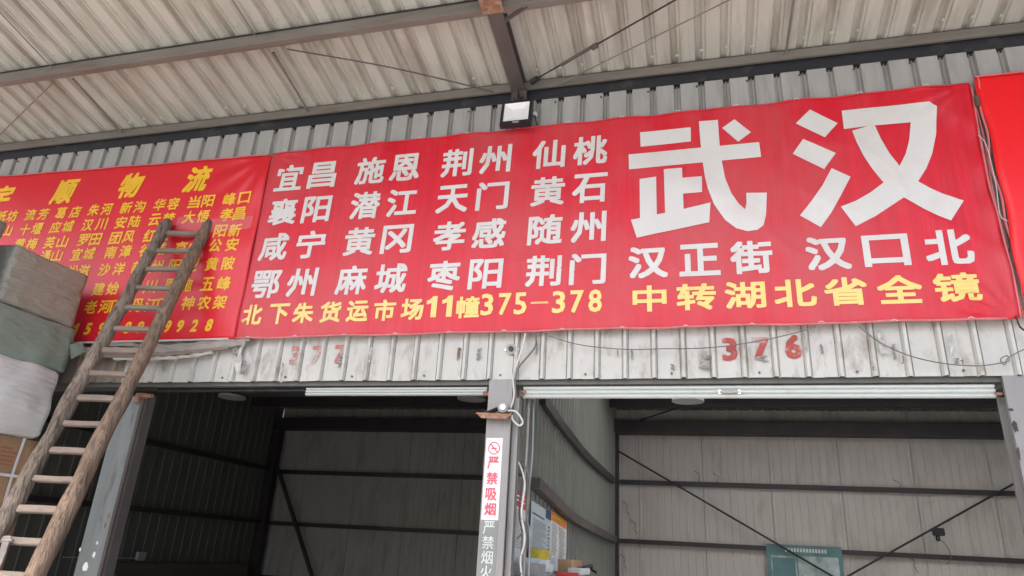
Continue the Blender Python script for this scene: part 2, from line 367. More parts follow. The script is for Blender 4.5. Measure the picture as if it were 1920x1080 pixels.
def row(parent, name, words, zc, h, wd, bold, mm, disp, shear=0.):
    for c, x_, z_, w2 in words:
        m = MB(); put_text(m, [(c, x_, z_ if z_ else zc, h, w2 or wd)], bold, disp, shear=shear); m.build('character', mm, parent)
def from_px(pairs, conv):
    out = []
    for ch, a, b in pairs:
        p = atY(*conv(a, b), YB); out.append((ch, p.x))
    return out
z6 = lambda x, y: (440 + x / 2.571, 230 + y / 2.571)
z7 = lambda x, y: (1140 + x / 2.16, 150 + y / 2.16)
z4 = lambda x, y: (x / 3, 300 + y / 3)
rows_main = [
    ([('宜', 265, 270), ('昌', 425, 252), ('施', 655, 235), ('恩', 823, 213), ('荆', 1073, 192), ('州', 1257, 172), ('仙', 1515, 155), ('桃', 1715, 137)], 4.778, .275),
    ([('襄', 235, 430), ('阳', 397, 413), ('潜', 630, 400), ('江', 808, 383), ('天', 1050, 365), ('门', 1243, 350), ('黄', 1510, 327), ('石', 1712, 312)], 4.422, .268),
    ([('咸', 190, 605), ('宁', 367, 593), ('黄', 602, 575), ('冈', 783, 560), ('孝', 1035, 545), ('感', 1227, 528), ('随', 1497, 515), ('州', 1705, 497)], 4.070, .268),
    ([('鄂', 152, 780), ('州', 327, 768), ('麻', 565, 760), ('城', 755, 745), ('枣', 1010, 730), ('阳', 1210, 722), ('荆', 1490, 705), ('门', 1702, 700)], 3.708, .264)]
for pr, zc, h in rows_main:
    row(mbn, 'lettering', [(c, x_, None, None) for c, x_ in from_px(pr, z6)], zc, h, .285, .026, 'white', disp_main, .03)
pr = [('北', 85, 935), ('下', 213, 932), ('朱', 332, 925), ('货', 462, 922), ('运', 592, 915), ('市', 723, 908), ('场', 857, 900), ('1', 950, 885), ('1', 1025, 882), ('幢', 1125, 890), ('3', 1218, 875), ('7', 1303, 868), ('5', 1378, 865), ('-', 1470, 868), ('3', 1563, 858), ('7', 1650, 855), ('8', 1738, 855)]
row(mbn, 'lettering', [(c, x_, 3.44 if c in '13758-' else None, (.105 if c in '13758' else (.14 if c == '-' else None))) for c, x_ in from_px(pr, z6)], 3.425, .185, .195, .0315, 'yel', disp_main)
pr = [('汉', 162, 738), ('正', 370, 727), ('街', 580, 718), ('汉', 890, 703), ('口', 1125, 690), ('北', 1378, 677)]
row(mbn, 'lettering', [(c, x_, None, None) for c, x_ in from_px(pr, z7)], 3.738, .262, .295, .033, 'white', disp_main)
pr = [('中', 168, 884), ('转', 357, 878), ('湖', 555, 870), ('北', 757, 862), ('省', 962, 857), ('全', 1180, 847), ('镜', 1412, 838)]
row(mbn, 'lettering', [(c, x_, None, .25 if c == '中' else None) for c, x_ in from_px(pr, z7)], 3.443, .208, .28, .031, 'yel', disp_main)

def poly_mesh(polys, y0, disp, name, mm, parent, sub=True):
    """filled outlines (list of loops, later loops inside = holes) on the banner plane"""
    c = bpy.data.curves.new('outline', 'CURVE'); c.dimensions = '2D'; c.fill_mode = 'BOTH'
    for lp in polys:
        s = c.splines.new('POLY'); s.points.add(len(lp) - 1); s.use_cyclic_u = True
        for i, (a, b) in enumerate(lp): s.points[i].co = (a, b, 0, 1)
    o = bpy.data.objects.new('outline', c); COL.objects.link(o); dg = bpy.context.evaluated_depsgraph_get()
    me = o.evaluated_get(dg).to_mesh(); bm = bmesh.new(); bm.from_mesh(me)
    bmesh.ops.triangulate(bm, faces=bm.faces)
    for _ in range(6):
        le = [e for e in bm.edges if e.calc_length() > .045]
        if not le: break
        bmesh.ops.subdivide_edges(bm, edges=le, cuts=1); bmesh.ops.triangulate(bm, faces=bm.faces)
    bm.verts.index_update()
    vs = [(v.co.x, v.co.y) for v in bm.verts]; fs = [tuple(v.index for v in f.verts) for f in bm.faces]; bm.free()
    o.evaluated_get(dg).to_mesh_clear(); bpy.data.objects.remove(o)
    return [(a, y0 + disp(a, b), b) for a, b in vs], fs
def big_char(loopsets, name='character'):
    m = MB()
    for k, loops in enumerate(loopsets):
        L2 = []
        for lp in loops:
            pts = [atY(*z7(a, b), YB) for a, b in lp]; L2.append([(p.x, p.z) for p in pts])
        vs, fs = poly_mesh(L2, YB - .003 - k * .0005, disp_main, name, 'white', mbn); m.add(vs, fs)
    return m.build(name, 'white', mbn)
big_char([[[(130, 212), (335, 193), (336, 250), (132, 271)]], [[(84, 303), (612, 252), (620, 312), (85, 363)]], [[(512, 160), (579, 212), (527, 251), (462, 195)]],
          [[(368, 168), (374, 250), (383, 330), (392, 390), (404, 440), (430, 505), (475, 568), (520, 601), (565, 613), (605, 608), (630, 590), (640, 545), (643, 457), (560, 458), (561, 500), (555, 525), (530, 503), (500, 460), (475, 400), (461, 330), (452, 262), (445, 162)]],
          [[(128, 402), (195, 393), (198, 560), (130, 575)]], [[(226, 363), (300, 357), (307, 540), (232, 556)]], [[(298, 398), (380, 391), (381, 455), (300, 462)]],
          [[(93, 568), (200, 546), (310, 522), (415, 497), (410, 577), (117, 640)]]])
big_char([[[(818, 120), (930, 175), (878, 233), (760, 176)]], [[(790, 240), (922, 297), (875, 362), (748, 300)]], [[(905, 358), (982, 393), (942, 470), (905, 537), (862, 597), (777, 550), (825, 490), (870, 425)]],
          [[(946, 125), (1300, 90), (1330, 110), (1328, 220), (1312, 300), (1288, 360), (1255, 412), (1300, 437), (1350, 460), (1440, 490), (1388, 571), (1340, 553), (1280, 525), (1197, 478), (1140, 515), (1080, 555), (1003, 594), (942, 515), (1000, 492), (1060, 458), (1115, 417), (1070, 362), (1035, 310), (1008, 258), (988, 207), (1050, 188), (955, 200)],
           [(1080, 185), (1105, 240), (1140, 300), (1180, 350), (1205, 300), (1219, 245), (1225, 173)]]])

# left banner
lbn = thing('banner', 'bright red banner with golden yellow town list and slanted title, left of the crimson one', 'banner', (-5.9, YB, 3.21))
cloth('banner_cloth', 'bred2', lbn, lambda v: -8.2, lambda v: -3.850 - .006 * v, lambda X: 3.207, lambda X: 5.055 - .024 * (X + 3.87) - .004 * math.sin(X * 7), disp_left, 110, 50, YB)
m = MB(); m.tube([(X, YB - .004 + disp_left(X, 3.212), 3.21) for X in [-8.2 + .1 * i for i in range(44)]], .010, 6); m.build('hem', 'wirew', lbn, label='pale lower hem of the banner')
m = MB(); m.tube([(X, YB + disp_left(X, 5.06), 5.057 - .024 * (X + 3.87) - .004 * math.sin(X * 7)) for X in [-8.2 + .1 * i for i in range(44)]], .006, 6); m.build('hem', 'hem', lbn)
t4 = [('宇', 15, 195), ('顺', 365, 172), ('物', 735, 147), ('流', 1113, 110)]
row(lbn, 'lettering', [(c, x_, None, None) for c, x_ in from_px(t4, z4)], 4.862, .285, .27, .034, 'yel2', disp_left, .22)
lrows = [
    ([('纸', 15, 308), ('坊', 75, 306), ('流', 175, 302), ('芳', 247, 300), ('葛', 345, 293), ('店', 425, 290), ('朱', 530, 277), ('河', 603, 273), ('新', 712, 268), ('沟', 787, 262), ('华', 900, 250), ('容', 978, 245), ('当', 1095, 237), ('阳', 1172, 230), ('峰', 1293, 222), ('口', 1378, 215)], 4.604),
    ([('山', 45, 392), ('十', 145, 388), ('堰', 213, 380), ('应', 315, 375), ('城', 385, 370), ('汉', 495, 362), ('川', 573, 358), ('安', 683, 350), ('陆', 760, 345), ('云', 872, 335), ('梦', 950, 330), ('大', 1065, 322), ('悟', 1145, 315), ('孝', 1275, 308), ('昌', 1348, 300)], 4.44),
    ([('黄', 115, 470), ('梅', 185, 468), ('英', 283, 463), ('山', 355, 458), ('罗', 473, 447), ('田', 540, 445), ('团', 652, 440), ('风', 728, 430), ('红', 845, 425), ('安', 925, 420), ('阳', 1240, 400), ('新', 1322, 398)], 4.272),
    ([('通', 258, 540), ('山', 325, 533), ('宜', 435, 528), ('城', 505, 525), ('南', 627, 518), ('漳', 710, 512), ('谷', 820, 508), ('城', 900, 500), ('京', 1020, 490), ('山', 1100, 488), ('公', 1215, 478), ('安', 1310, 475)], 4.116),
    ([('松', 410, 620), ('滋', 478, 618), ('沙', 592, 615), ('洋', 675, 608), ('新', 780, 600), ('州', 885, 597), ('阳', 985, 590), ('逻', 1085, 590), ('黄', 1195, 583), ('陂', 1288, 578)], 3.93),
    ([('建', 560, 722), ('始', 640, 718), ('利', 755, 712), ('川', 850, 708), ('恩', 960, 700), ('施', 1050, 698), ('五', 1170, 692), ('峰', 1262, 688)], 3.73),
    ([('老', 515, 823), ('河', 595, 820), ('口', 660, 818), ('丹', 775, 815), ('江', 855, 812), ('口', 920, 810), ('神', 1060, 800), ('农', 1150, 798), ('架', 1240, 795)], 3.55)]
for pr, zc in lrows:
    # each row follows the line measured in the place
    for ch, a, b in pr:
        m = MB(); p = atY(*z4(a, b), YB); put_text(m, [(ch, p.x, p.z * .5 + zc * .5 if abs(p.z - zc) < .08 else zc, .132, .135)], .024, disp_left, shear=.06); m.build('character', 'yel2', lbn)
for c, a in zip('15968939928', (430, 500, 575, 648, 720, 790, 868, 943, 1012, 1092, 1175)):
    m = MB(); put_text(m, [(c, atY(*z4(a, 945), YB).x, 3.343, .115, .07)], .045, disp_left, shear=.12); m.build('character', 'yel2', lbn)
# right banner
rbn = thing('banner', 'plain vivid red banner at the right end of the wall', 'banner', (2.1, YB, 3.21))
cloth('banner_cloth', 'bred3', rbn, lambda v: 2.085 - .012 * math.cos(v * 5) + .008 * math.sin(v * 19), lambda v: 5.3, lambda X: 3.22, lambda X: 5.098, disp_right, 60, 40, YB - .012)
m = MB(); m.tube([(2.088 + .012 * math.sin(zz * 4) - .01 * math.cos(zz * 13), YB - .012, zz) for zz in [3.22 + .047 * i for i in range(41)]], .008, 6)
m.tube([(X, YB - .02, 5.1) for X in [2.09 + .1 * i for i in range(33)]], .006, 6); m.build('hem', 'hem', rbn, label='white edged hem of the vivid banner')
m = MB(); m.box((2.052, YB - .03, 4.84), (2.085, YB - .005, 4.93)); tag(m.build('banner_clamp', 'plank', None, bevel=.006), 'small brown clamp between the crimson and the vivid red banner', 'clamp')
# lacing between banners
m = MB(); m.tube(smooth_pts([(2.03, YB - .015, 4.6), (2.06, YB - .03, 4.5), (2.07, YB - .02, 4.2), (2.05, YB - .03, 3.95), (2.10, YB - .02, 3.9)], 5), .003, 5)
tag(m.build('lacing_cord', 'wirew'), 'pale lacing cord between the crimson and the vivid red banner', 'cord')
# tape
m = MB()
vs = []
for i in range(23):
    X = -4.75 + i * .038; zc = 4.41 - .06 * math.sin(i * .1) ; yy = YB - .006 + disp_left(X, 4.4) if X < -3.86 else YB - .006 + disp_main(X, 4.4)
    for j in range(4): vs.append((X, yy - random.uniform(0, .006), zc - .09 + .045 * j + random.uniform(-.004, .004)))
m.add(vs, [(i * 4 + j, i * 4 + 4 + j, i * 4 + 5 + j, i * 4 + 1 + j) for i in range(22) for j in range(3)])
tm = bpy.data.materials.new('clear_tape'); tm.use_nodes = True; b = tm.node_tree.nodes['Principled BSDF']
b.inputs['Base Color'].default_value = (.8, .75, .75, 1); b.inputs['Roughness'].default_value = .12; b.inputs['Alpha'].default_value = .13
M['tape'] = tm
tag(m.build('tape', 'tape', smooth=True), 'wrinkled clear tape patch behind the top of the ladder', 'tape')

# ------------------------------------------------------------------ stencil numbers on the wall
for it in (('3', .236, 3.058, .172, .105), ('7', .447, 3.058, .168, .115), ('6', .662, 3.068, .175, .11)):
    st = MB(); put_text(st, [it], .045, y=-.004); st.build('stencil_digit', 'stencil', fw, label='red stencilled %s of the number 376' % it[0])
for it in (('3', -3.265, 3.072, .16, .095), ('7', -3.06, 3.072, .16, .105), ('7', -2.85, 3.075, .16, .105)):
    st = MB(); put_text(st, [it], .045, y=-.004); st.build('stencil_digit', 'stencil2', fw, label='faded stencilled %s of the number 377' % it[0])

# ------------------------------------------------------------------ canopy roof
rf = thing('canopy_roof', 'beige corrugated steel canopy roof sloping up over the yard', 'roof', (0, 0, ROOF0))
YR = -4.3
def roofsheet(x0, pitch=.2, n=4):
    prof = []
    prof.append((x0, 0))
    for i in range(n):
        c = x0 + pitch * (i + .5)
        prof += [(c - .032, 0), (c - .017, .036), (c + .017, .036), (c + .032, 0), (c + .046, 0), (c + .050, .009), (c + .056, .009), (c + .060, 0)]
    prof[0] = (x0 - .02, .004)
    prof.append((x0 + pitch * n + .02, 0))
    m = MB(); n_ = len(prof); vs = []; K = 8
    for k_ in range(K + 1):
        y = .06 + (YR - .06) * k_ / K
        for i, (xx, dz) in enumerate(prof): vs.append((xx, y, roofz(y) + dz)) 
    m.add(vs, [(k_ * n_ + i, k_ * n_ + i + 1, (k_ + 1) * n_ + i + 1, (k_ + 1) * n_ + i) for k_ in range(K) for i in range(n_ - 1)])
    return m.build('roof_sheet', 'roof', rf)
src = roofsheet(-10.473 + .2 * .5)
for i in range(1, 21): clone(src, rf, (.8 * i, random.uniform(-.02, .02), .003 * (i % 2)))
m = MB()
for i in range(84):
    xx = -10.35 + .2 * i + .1
    for yy in (-.13 + random.uniform(-.02, .02),):
        if random.random() < .6: m.box((xx - .012, yy, roofz(yy) - .012), (xx + random.uniform(.0, .02), yy + .02, roofz(yy) + .001))
    for yp in (-.98, -2.03): 
        m.tube([(xx + .07, yp, roofz(yp) + .001), (xx + .07, yp, roofz(yp) - .012)], .006, 5)
m.build('fixing', 'alu', rf, kind='stuff')
# purlins
def purlin(y, label, web=.105, fl=.06, gap=.045):
    z1 = roofz(y) - gap; z0 = z1 - web; th = .004; m = MB()
    t_ = thing('roof_purlin', label, 'purlin', (0, y, z0))
    m.box((-10.3, y - th, z0), (6.4, y, z1)); m.box((-10.3, y, z0), (6.4, y + fl, z0 + th)); m.box((-10.3, y, z1 - th), (6.4, y + fl, z1))
    m.box((-10.3, y + fl - th, z0 + th), (6.4, y + fl, z0 + .018)); m.build('channel', 'purlin', t_)
    m = MB(); m.box((-10.3, y + .006, z1 + .001), (6.4, y + fl, roofz(y + fl) - .001)); m.build('shade_strip', 'dark', t_)  # dark strip standing in for the shadow between purlin and roof
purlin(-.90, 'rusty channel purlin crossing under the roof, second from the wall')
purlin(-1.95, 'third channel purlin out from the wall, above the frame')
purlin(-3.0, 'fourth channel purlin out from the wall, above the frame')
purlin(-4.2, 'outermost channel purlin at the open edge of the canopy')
m = MB(); m.box((-10.3, -.034, 5.503), (6.4, -.03, 5.586)); m.box((-10.3, -.03, 5.503), (6.4, -.012, 5.507)); m.box((-10.3, -.03, 5.582), (6.4, .03, 5.586))
tag(m.build('eave_purlin', 'purlin'), 'pale brown channel running along the foot of the canopy roof', 'purlin')
m = MB(); m.box((-10.3, .004, 5.36), (6.4, .014, 5.58)); m.box((-10.3, .014, 5.36), (6.4, .05, 5.37))
m.box((-10.3, -.026, 5.5865), (6.4, .03, 5.598)); m.box((-10.3, -.026, 5.378), (6.4, .003, 5.388))  # upper box is a dark strip for the shadow line under the roof
tag(m.build('eave_beam', 'dark'), 'dark painted beam and shade strip between the roof and the top of the wall', 'beam')
# rafter
def slope_box(m, x0, x1, z0, z1, ya, yb):
    """box following the roof slope; z relative to roof underside"""
    vs = [(x_, y_, roofz(y_) + z_) for y_ in (ya, yb) for x_, z_ in ((x0, z0), (x1, z0), (x1, z1), (x0, z1))]
    m.add(vs, [(0, 1, 2, 3), (7, 6, 5, 4), (0, 4, 5, 1), (1, 5, 6, 2), (2, 6, 7, 3), (3, 7, 4, 0)])
ra = thing('roof_rafter', 'brown steel rafter rising from the wall above the floodlight', 'rafter', (-1.44, 0, 5.3))
m = MB(); slope_box(m, -1.5, -1.375, -.145, -.137, -.02, YR); slope_box(m, -1.442, -1.434, -.137, -.03, -.02, YR); slope_box(m, -1.5, -1.375, -.03, -.022, -.02, YR); m.build('beam', 'rafter', ra)
m = MB(); slope_box(m, -1.535, -1.36, -.158, -.1455, -.87, -1.35); m.build('splice_plate', 'rust', ra, label='rust covered splice plate')
m = MB(); m.box((-1.5, -.06, 5.27), (-1.36, -.045, 5.50)); m.box((-1.435, -.14, 5.28), (-1.427, -.06, 5.45)); m.build('end_plate', 'rafter', ra)
for dx in (-.035, .035):
    m = MB(); m.tube([(-1.43 + dx, -.06, 5.40), (-1.43 + dx, -.085, 5.40)], .016, 6); m.build('bolt', 'rafter', ra)
m = MB(); m.bar((-1.375, -.78, roofz(-.78) - .14), (-1.17, -.88, roofz(-.88) - .14), .04, .006); m.bar((-1.375, -.78, roofz(-.78) - .14), (-1.17, -.88, roofz(-.88) - .14), .006, .04); m.build('knee_brace', 'rafter', ra)
for xr_ in (-5.0 - 3.3, 5.35 - .0):
    r2 = thing('roof_rafter', 'brown steel rafter under the canopy past the %s edge of the frame' % ('left' if xr_ < 0 else 'right'), 'rafter', (xr_, 0, 5.3))
    m = MB(); slope_box(m, xr_ - .06, xr_ + .06, -.145, -.137, -.02, YR); slope_box(m, xr_ - .004, xr_ + .004, -.137, -.03, -.02, YR); m.build('beam', 'rafter', r2)
# canopy columns at the open edge
for xc in (-8.3, 5.35):
    m = MB(); m.box((xc - .09, -4.25, 0), (xc + .09, -4.07, 6.25)); tag(m.build('canopy_column', 'rafter'), 'steel column at the open edge of the canopy, %s of the frame' % ('left' if xc < 0 else 'right'), 'column')
# sag rods and ties
def rod(a, b, off, r, label, name='sag_rod', mm='purlin'):
    m = MB(); m.tube([atRoof(*a, off), atRoof(*b, off)], r, 6); return tag(m.build(name, mm), label, 'rod')
rod((137, 148), (228, 248), -.07, .012, 'flat pale strut between the lower purlins above the slanted yellow title')
rod((512, 98), (580, 212), -.07, .012, 'flat pale strut between the lower purlins left of the middle')
rod((-60, -40), (105, 135), -.07, .006, 'thin rod above the second purlin in the top left corner')
rod((415, -32), (492, 87), -.07, .006, 'thin rod above the second purlin right of the top left corner')
rod((1495, -45), (1473, 104), -.05, .011, 'nearly upright strut on the roof above the giant characters')
rod((-80, 330), (103, 152), -.1, .007, 'thin rod slanting down to the left edge under the roof', 'tie_rod')
m = MB(); m.tube(smooth_pts([atRoof(538, 92, -.12), atRoof(740, 128, -.14), atRoof(925, 172, -.1)], 5), .007, 6); tag(m.build('tie_rod', 'rafter'), 'sagging thin tie rod left of the rafter', 'rod')
tr = thing('tie_rod', 'tie rod with a turnbuckle rising right from the rafter foot', 'rod', tuple(atRoof(998, 152, -.1)))
m = MB(); m.tube([atRoof(998, 152, -.1), atRoof(1340, -42, -.1)], .0075, 6); m.build('rod', 'dark', tr)
m = MB(); m.tube([atRoof(1052, 122, -.1), atRoof(1108, 89, -.1)], .015, 8); m.build('turnbuckle', 'rafter', tr)
m = MB(); m.tube([atRoof(1110, 90, -.1), atRoof(1120, 84, -.1)], .024, 8); m.build('nut', 'rafter', tr)
m = MB(); m.tube([atRoof(996, 154, -.1), atRoof(1008, 147, -.1)], .028, 6); m.build('anchor', 'dark', tr)
rod((1048, 158), (1440, -36), -.1, .006, 'thin straight tie rod right of the turnbuckle rod', 'tie_rod')

# ------------------------------------------------------------------ floodlight
fl = thing('floodlight', 'square black floodlight under the foot of the rafter', 'floodlight', (-1.45, -.15, 5.1))
c = [atY(942, 197, -.15), atY(999, 188, -.15), atY(1001, 232, -.13), atY(950, 240, -.13)]
c = [atY(943, 194, -.13), atY(1000, 187, -.13), atY(1003, 232, -.17), atY(950, 241, -.17)]
c = [Vector((c[0].x, -.13, c[0].z)), Vector((c[1].x, -.13, c[0].z)), Vector((c[1].x, -.17, c[2].z)), Vector((c[0].x, -.17, c[2].z))]
nrm = (c[1] - c[0]).cross(c[3] - c[0]).normalized()
if nrm.y > 0: nrm = -nrm
def onc(u, v, d): return c[0] + (c[1] - c[0]) * u + (c[3] - c[0]) * v + nrm * d
m = MB()
for (u0, v0, u1, v1) in ((0, 0, 1, .08), (0, .84, 1, 1), (0, .08, .09, .84), (.91, .08, 1, .84)):
    m.quad([onc(u0, v0, .02), onc(u1, v0, .02), onc(u1, v1, .02), onc(u0, v1, .02)], .045, nrm)
m.quad([onc(.09, .08, -.02), onc(.91, .08, -.02), onc(.91, .84, -.02), onc(.09, .84, -.02)], .02, nrm)
for i in range(9): m.quad([onc(.1 + .09 * i, .1, -.025), onc(.12 + .09 * i, .1, -.025), onc(.12 + .09 * i, .9, -.025), onc(.1 + .09 * i, .9, -.025)], .03, nrm)
m.build('housing', 'black', fl)
m = MB(); A = [onc(.09, .08, .012), onc(.91, .08, .012), onc(.91, .84, .012), onc(.09, .84, .012)]; B = [onc(.32, .26, -.018), onc(.7, .26, -.018), onc(.7, .6, -.018), onc(.32, .6, -.018)]
m.add(A + B, [(4, 5, 6, 7), (0, 1, 5, 4), (1, 2, 6, 5), (2, 3, 7, 6), (3, 0, 4, 7)]); m.build('reflector', 'lampw', fl)
m = MB(); m.box((-1.50, -.13, 5.30), (-1.49, -.02, 5.33)); m.box((-1.39, -.13, 5.30), (-1.38, -.02, 5.33)); m.build('bracket', 'dark', fl)
m = MB(); m.quad([onc(.42, .88, .0215), onc(.62, .88, .0215), onc(.62, .94, .0215), onc(.42, .94, .0215)], .001, nrm); m.build('badge', 'trim', fl)
p = atY(1003, 212, -.06)
m = MB(); m.tube([(p.x, -.03, p.z), (p.x, -.06, p.z)], .018, 10); tag(m.build('daylight_spot', 'lampw'), 'small white disc in place of a daylight hole right of the floodlight', 'light spot')  # white disc drawn for daylight coming through a hole in the wall
m = MB(); m.tube(smooth_pts([(p.x, -.05, p.z - .02), (p.x + .01, -.07, p.z - .07), (p.x + .03, -.05, p.z - .15)], 4), .006, 6); tag(m.build('cable', 'black'), 'short black cable below the white daylight spot by the floodlight', 'cable')

# ------------------------------------------------------------------ posts, lintel
m = MB(); m.box((-8.3, .03, 2.818), (5.45, .20, 2.90)); tag(m.build('lintel_beam', 'lintel'), 'dark grey lintel beam under the lower edge of the shop front', 'beam')
def post(x0, x1, label):
    t_ = thing('steel_post', label, 'post', ((x0 + x1) / 2, 0, 0), 'steel posts of the shop front')
    m = MB(); m.box((x0, -.005, 0), (x1, .022, 2.85)); m.box((x0, .13, 0), (x1, .155, 2.74)); m.box((x0 + .035, .022, 0), (x1 - .012, .13, 2.74)); m.build('column', 'post', t_)
    m = MB(); m.box((x1, .05, 0), (x1 + .045, .075, 2.72)); m.box((x1, .105, 0), (x1 + .045, .13, 2.72)); m.build('shutter_guide', 'post', t_)
    return t_
cp = post(-1.542, -1.355, 'grey steel post in the middle with the no smoking strip')
rp = post(1.902, 2.09, 'grey steel post under the right end of the crimson banner')
lp = thing('steel_post', 'faded blue steel post with rusty edges behind the ladder', 'post', (-4.8, 0, 0), 'steel posts of the shop front')
m = MB(); m.box((-4.955, .0, 0), (-4.84, .16, 2.74)); m.build('column', 'teal', lp)
m = MB(); m.box((-4.838, -.02, 0), (-4.70, -.002, 2.72)); m.box((-4.838, -.002, 0), (-4.826, .12, 2.72)); m.build('face_plate', 'teal', lp)
m = MB(); m.box((-4.70, -.028, 0), (-4.672, .0, 2.74)); m.box((-4.69, .0, 0), (-4.66, .1, 2.74)); m.build('guide_rail', 'rafter', lp)
m = MB(); m.box((-4.76, -.04, 2.70), (-4.66, .02, 2.745)); m.tube([(-4.70, -.05, 2.72), (-4.56, -.06, 2.715)], .017, 8); m.box((-4.74, -.06, 2.66), (-4.70, -.02, 2.72)); m.build('roller_bracket', 'rust', lp)
p5 = post(5.3, 5.45, 'grey steel post at the far right end, outside the frame')
p6 = post(-8.35, -8.2, 'grey steel post at the far left end, outside the frame')
# column scars
def scar(px, py, w_, h_, seed, mm, par, lab):
    rnd = random.Random(seed); c_ = atY(px, py, -.0235 if px < 400 else -.0075); m = MB(); K = 9; vs = []
    for k_ in range(K):
        an = 2 * math.pi * k_ / K; vs.append((c_.x + w_ * math.cos(an) * rnd.uniform(.5, 1), c_.y, c_.z + h_ * math.sin(an) * rnd.uniform(.5, 1)))
    vs += [(a, b + .002, c) for a, b, c in vs]
    m.add(vs, [tuple(range(K)), tuple(range(K, 2 * K))[::-1]] + [(k_, (k_ + 1) % K, K + (k_ + 1) % K, K + k_) for k_ in range(K)]); m.build('paint_chip', mm, par, label=lab)
for i, (px, py, w_, h_) in enumerate(((160, 1062, .03, .05), (176, 1040, .02, .03), (150, 1030, .012, .02), (182, 1018, .014, .02))): scar(px, py, w_, h_, i, 'lampw', lp, 'pale flaked paint chip')
scar(203, 968, .02, .035, 9, 'rust', lp, 'rust spot'); scar(197, 985, .013, .03, 10, 'rust', lp, 'rust spot')
scar(1903, 800, .02, .05, 11, 'girt', rp, 'dark scuff'); scar(1896, 768, .02, .012, 12, 'girt', rp, 'dark scuff'); scar(1910, 850, .012, .06, 13, 'girt', rp, 'dark scuff')

# ------------------------------------------------------------------ shutters
def shutter(x0, x1, zt, zb, label, handle=True, sag=0.):
    t_ = thing('roller_shutter', label, 'shutter', ((x0 + x1) / 2, .06, zb))
    n = 3; hh = (zt - zb) / n
    for i in range(n):
        m = MB(); za = zb + hh * i
        def P_(u): return x0 + (x1 - x0) * u
        sec = [(0, .0), (.014, .25 * hh), (.018, .5 * hh), (.014, .75 * hh), (0, .97 * hh)]
        vs = []; K = 12
        for k_ in range(K + 1):
            u = k_ / K; dz = sag * (1 - (u) ** 2)
            for a, b_ in sec: vs.append((P_(u), .07 - a, za + b_ + dz))
            for a, b_ in sec[::-1]: vs.append((P_(u), .085 - a, za + b_ + dz))
        q = 10
        fs = [(k_ * q + j, k_ * q + (j + 1) % q, (k_ + 1) * q + (j + 1) % q, (k_ + 1) * q + j) for k_ in range(K) for j in range(q)] + [tuple(range(q))[::-1], tuple(K * q + j for j in range(q))]
        m.add(vs, fs); m.build('bottom_bar' if i == 0 else 'slat', 'alu', t_)
    return t_
sr = shutter(-1.285, 1.87, 2.815, 2.722, 'rolled up white shutter with a small handle above the right opening')
m = MB(); m.box((.145, .042, 2.745), (.165, .055, 2.775)); m.box((.275, .042, 2.745), (.295, .055, 2.775)); m.tube([(.15, .035, 2.76), (.22, .03, 2.757), (.29, .035, 2.76)], .008, 8); m.build('handle', 'chrome', sr.children[0])
m = MB(); m.box((-1.30, .045, 2.76), (-1.26, .09, 2.775)); m.box((-1.30, .045, 2.735), (-1.27, .09, 2.75)); m.box((1.86, .04, 2.735), (1.90, .09, 2.75)); m.build('end_lug', 'rust', sr)
slh = shutter(-3.15, -1.575, 2.812, 2.745, 'rolled up white shutter above the middle opening, left of the post', sag=.0)
m = MB(); m.box((-1.60, .04, 2.74), (-1.545, .09, 2.765)); m.build('end_lug', 'rust', slh)
m = MB(); m.tube([(-4.66, .10, 2.80), (-3.15, .10, 2.80)], .018, 8); m.build('shutter_tube', 'dark', slh)

# ------------------------------------------------------------------ shop interior
YW = 7.65; ZC = 4.17
bw = thing('back_wall', 'pale panelled wall at the back of the shops', 'wall', (0, YW, 0))
def back_panel(x0, wd):
    prof = [(x0 + .006, 0)]
    n = 9
    for i in range(n):
        c_ = x0 + wd * (i + .5) / n; prof += [(c_ - .012, 0), (c_, .006), (c_ + .012, 0)]
    prof.append((x0 + wd - .006, 0)); prof += [(x0 + wd, .02)]
    m = MB(); nn = len(prof)
    m.add([(a, YW - .02 + b_, z_) for z_ in (0, ZC) for a, b_ in prof], [(i, i + 1, nn + i + 1, nn + i) for i in range(nn - 1)]); return m
PW = 1.085; xs0 = .037 - PW * 8
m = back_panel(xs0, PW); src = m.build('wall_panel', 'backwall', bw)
src.data.materials[0] = M['backwall_shaded']; fresh = None
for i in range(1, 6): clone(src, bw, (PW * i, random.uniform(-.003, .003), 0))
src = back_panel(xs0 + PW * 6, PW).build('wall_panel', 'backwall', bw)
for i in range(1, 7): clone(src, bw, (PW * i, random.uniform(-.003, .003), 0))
# faint curled tape bits
for nm, z0, z1 in (('girt', 2.862, 2.935), ('girt', 1.895, 1.965), ('girt', .93, 1.0)):
    m = MB(); m.box((-8.3, YW - .12, z0), (5.4, YW - .03, z1)); m.build(nm, 'girt', bw)
m = MB(); m.box((-8.3, YW - .35, 3.72), (5.4, YW - .03, 3.93)); m.build('top_beam', 'girt', bw)
for xc in (-8.22, -1.47, 5.3):
    m = MB(); m.box((xc - .09, YW - .30, 0), (xc + .09, YW - .125, 3.72)); m.build('column', 'girt', bw)
m = MB(); m.box((-8.4, YW + .01, 0), (5.5, YW + .06, ZC + .1)); m.build('back_lining', 'backwall', bw)
